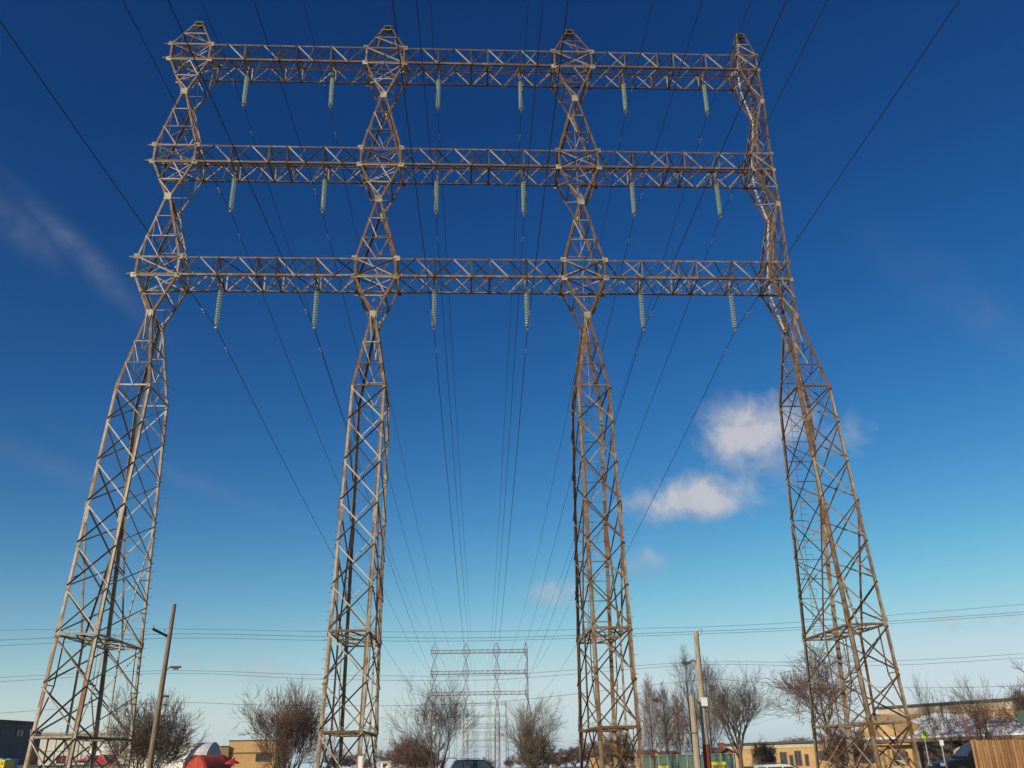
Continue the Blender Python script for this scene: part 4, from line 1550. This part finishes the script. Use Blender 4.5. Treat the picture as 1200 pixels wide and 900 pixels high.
mb.build('pictogram', m_hard, po)
sign('round_sign', 'dull green round disc on a post cut by the right edge', 1200, 841, 47, .74, .74, 'round', m_greendisc)

# ------------------------------------------------------------------ cars
def make_car(name, label, loc, rz, m, suv=True, taxi=False):
    t = thing(name, label, 'car', loc, rz=rz)
    Lh, Wh = 2.3, .90
    Hr = 1.66 if suv else 1.45
    # body: side profile (x forward, z), lofted with tumblehome
    low = [(-2.28, .38), (-2.30, .80), (-2.22, 1.02), (-1.2, 1.06), (.95, 1.00), (1.75, .93), (2.20, .78), (2.30, .50), (2.22, .30), (-2.1, .28)]
    mb = MB()
    def loft(prof, ws):
        n_ = len(prof)
        vs = []
        for wv in ws:
            sgn, inset = wv
            for (x_, z_) in prof:
                xx = x_ * (1 - .02 * inset)
                vs.append((xx, sgn, z_ - .03 * inset * (1 if z_ > .7 else 0)))
        fs = []
        for k in range(len(ws) - 1):
            for j in range(n_):
                a0 = k * n_ + j; a1 = k * n_ + (j + 1) % n_
                fs.append((a0, a1, a1 + n_, a0 + n_))
        fs.append(tuple(range(n_ - 1, -1, -1))); fs.append(tuple(range((len(ws) - 1) * n_, len(ws) * n_)))
        mb.add(vs, fs)
    loft(low, [(-.90, 2), (-.84, .6), (-.5, 0), (.5, 0), (.84, .6), (.90, 2)])
    b_ = mb.build('body', m, t)
    bv = b_.modifiers.new('round', 'BEVEL'); bv.width = .05; bv.segments = 2; bv.limit_method = 'ANGLE'
    # greenhouse
    gh = MB()
    base = [(-2.12, 1.0), (1.05, .98)]
    top = [(-1.75, Hr - .03), (-.9, Hr), (.0, Hr - .02), (.35, Hr - .07)] if suv else [(-1.2, Hr - .04), (-.5, Hr), (.0, Hr - .01), (.25, Hr - .05)]
    prof = [base[0]] + top + [base[1]]
    def side(y, k):
        return [(x_, y if i in (0, len(prof) - 1) else y * .80, z_) for i, (x_, z_) in enumerate(prof)]
    a_, c_ = side(-.80, 0), side(.80, 0)
    n_ = len(prof)
    fs = [(i, i + 1, n_ + i + 1, n_ + i) for i in range(n_ - 1)] + [tuple(range(n_ - 1, -1, -1)), tuple(range(n_, 2 * n_))]
    gh.add(a_ + c_, fs)
    cb = gh.build('cabin', m, t)
    bv = cb.modifiers.new('round', 'BEVEL'); bv.width = .06; bv.segments = 2
    # side windows
    for s in (-1, 1):
        for (x0, x1, x0t, x1t) in ((-1.95, -1.25, -1.65, -1.2), (-1.17, -.32, -1.12, -.32), (-.24, .80, -.24, .27)):
            wm_ = MB()
            zb_, zt_ = 1.04, Hr - .13
            yb = .80 * s; yt = .80 * (1 - .2 * (zt_ - 1) / (Hr - 1)) * s
            wm_.slab([V((x0, yb, zb_)), V((x1, yb, zb_)), V((x1t, yt, zt_)), V((x0t, yt, zt_))], (0, .012 * s, 0))
            wm_.build('window', m_window, t)
    ws = MB(); ws.slab([V((.98, -.68, 1.06)), V((.98, .68, 1.06)), V((.42, .56, Hr - .10)), V((.42, -.56, Hr - .10))], (.03, 0, .03)); ws.build('windscreen', m_window, t)
    ws = MB(); ws.slab([V((-2.10, -.68, 1.10)), V((-2.10, .68, 1.10)), V((-1.82, .56, Hr - .10)), V((-1.82, -.56, Hr - .10))], (-.03, 0, .02)); ws.build('rear_window', m_window, t)
    for sx in (-1.42, 1.42):
        for s in (-1, 1):
            w_ = MB(); w_.tube([(sx, s * .72, .34), (sx, s * .93, .34)], .34, 20); wo2 = w_.build('wheel', m_tyre, t)
            w_ = MB(); w_.tube([(sx, s * .80, .34), (sx, s * .945, .34)], .21, 14); w_.build('rim', m_rim, wo2)
    for s in (-1, 1):
        l = MB(); l.box((2.20, s * .66, .74), (.14, .34, .14)); l.build('headlight', m_chrome, t)
        l = MB(); l.box((-2.27, s * .74, .92), (.10, .22, .26)); l.build('tail_light', m_red, t)
        l = MB(); l.box((.72, s * .98, 1.06), (.14, .18, .13)); l.build('wing_mirror', m, t)
    rr = MB()
    for s in (-1, 1):
        rr.tube([(-1.5, s * .56, Hr + .01), (-1.4, s * .56, Hr + .06), (-.1, s * .56, Hr + .05), (.0, s * .56, Hr)], .02, 5)
    rr.build('roof_rail', m_hard, t)
    if taxi:
        for s in (-1, 1):
            y_ = MB(); y_.box((-.1, s * .915, .86), (2.6, .02, .10)); y_.build('side_stripe', m_yellow, t)
    return t
RZ = ground_z(0, 66) + .104
p = P_at(563, 68)
make_car('parked_car', 'dark teal hatchback with a yellow side stripe on the road at bottom centre', (p.x, 68.2, RZ - .17), 0, m_car_teal, True, True)
p = P_at(1141, 46)
make_car('parked_car', 'black suv half hidden behind the cedar fence', (p.x + .6, 46.5, 0.05), math.radians(180), m_car_dark, True)
p = P_at(915, 52)
make_car('parked_car', 'white car roof just showing in front of the long tan building', (p.x, 52, at(915, 895, 52).z - 1.46), math.radians(8), m_car_white, False)
p = P_at(272, 84)
t = thing('market_umbrella', 'red and white peaked canopy left of the round thicket tree', 'canopy', (p.x, 84, ground_z(0, 84)))
zt = at(272, 889, 84).z - ground_z(0, 84)
mb = MB()
K = 8
vs = [(0, 0, zt)] + [(0.6 * math.cos(2 * math.pi * k / K), 0.6 * math.sin(2 * math.pi * k / K), zt - .30) for k in range(K)] + [(0.6 * math.cos(2 * math.pi * k / K), 0.6 * math.sin(2 * math.pi * k / K), zt - .42) for k in range(K)]
mb.add(vs, [(0, 1 + k, 1 + (k + 1) % K) for k in range(K)] + [(1 + k, 1 + K + k, 1 + K + (k + 1) % K, 1 + (k + 1) % K) for k in range(K)])
mb.build('canopy', m_redroof, t)
mb = MB(); mb.tube([(0, 0, 0), (0, 0, zt + .1)], .04, 6); mb.build('pole', m_white, t)

# ------------------------------------------------------------------ haze
mh = bpy.data.materials.new("haze_air")
mh.use_nodes = True
tn = mh.node_tree
tn.nodes.clear()
pv = tn.nodes.new("ShaderNodeVolumePrincipled")
pv.inputs['Color'].default_value = (0.74, 0.84, 1.0, 1)
pv.inputs['Density'].default_value = 0.00016
pv.inputs['Anisotropy'].default_value = 0.0
ou = tn.nodes.new("ShaderNodeOutputMaterial")
tn.links.new(pv.outputs[0], ou.inputs['Volume'])
HAZE = True
if HAZE:
    mb = MB()
    x0, x1, y0, y1, z0, z1 = -4100, 4100, -800, 4100, -35.0, 58.0
    mb.box(((x0 + x1) / 2, (y0 + y1) / 2, (z0 + z1) / 2), (x1 - x0, y1 - y0, z1 - z0))
    tag(mb.build('haze', mh), kind='stuff')
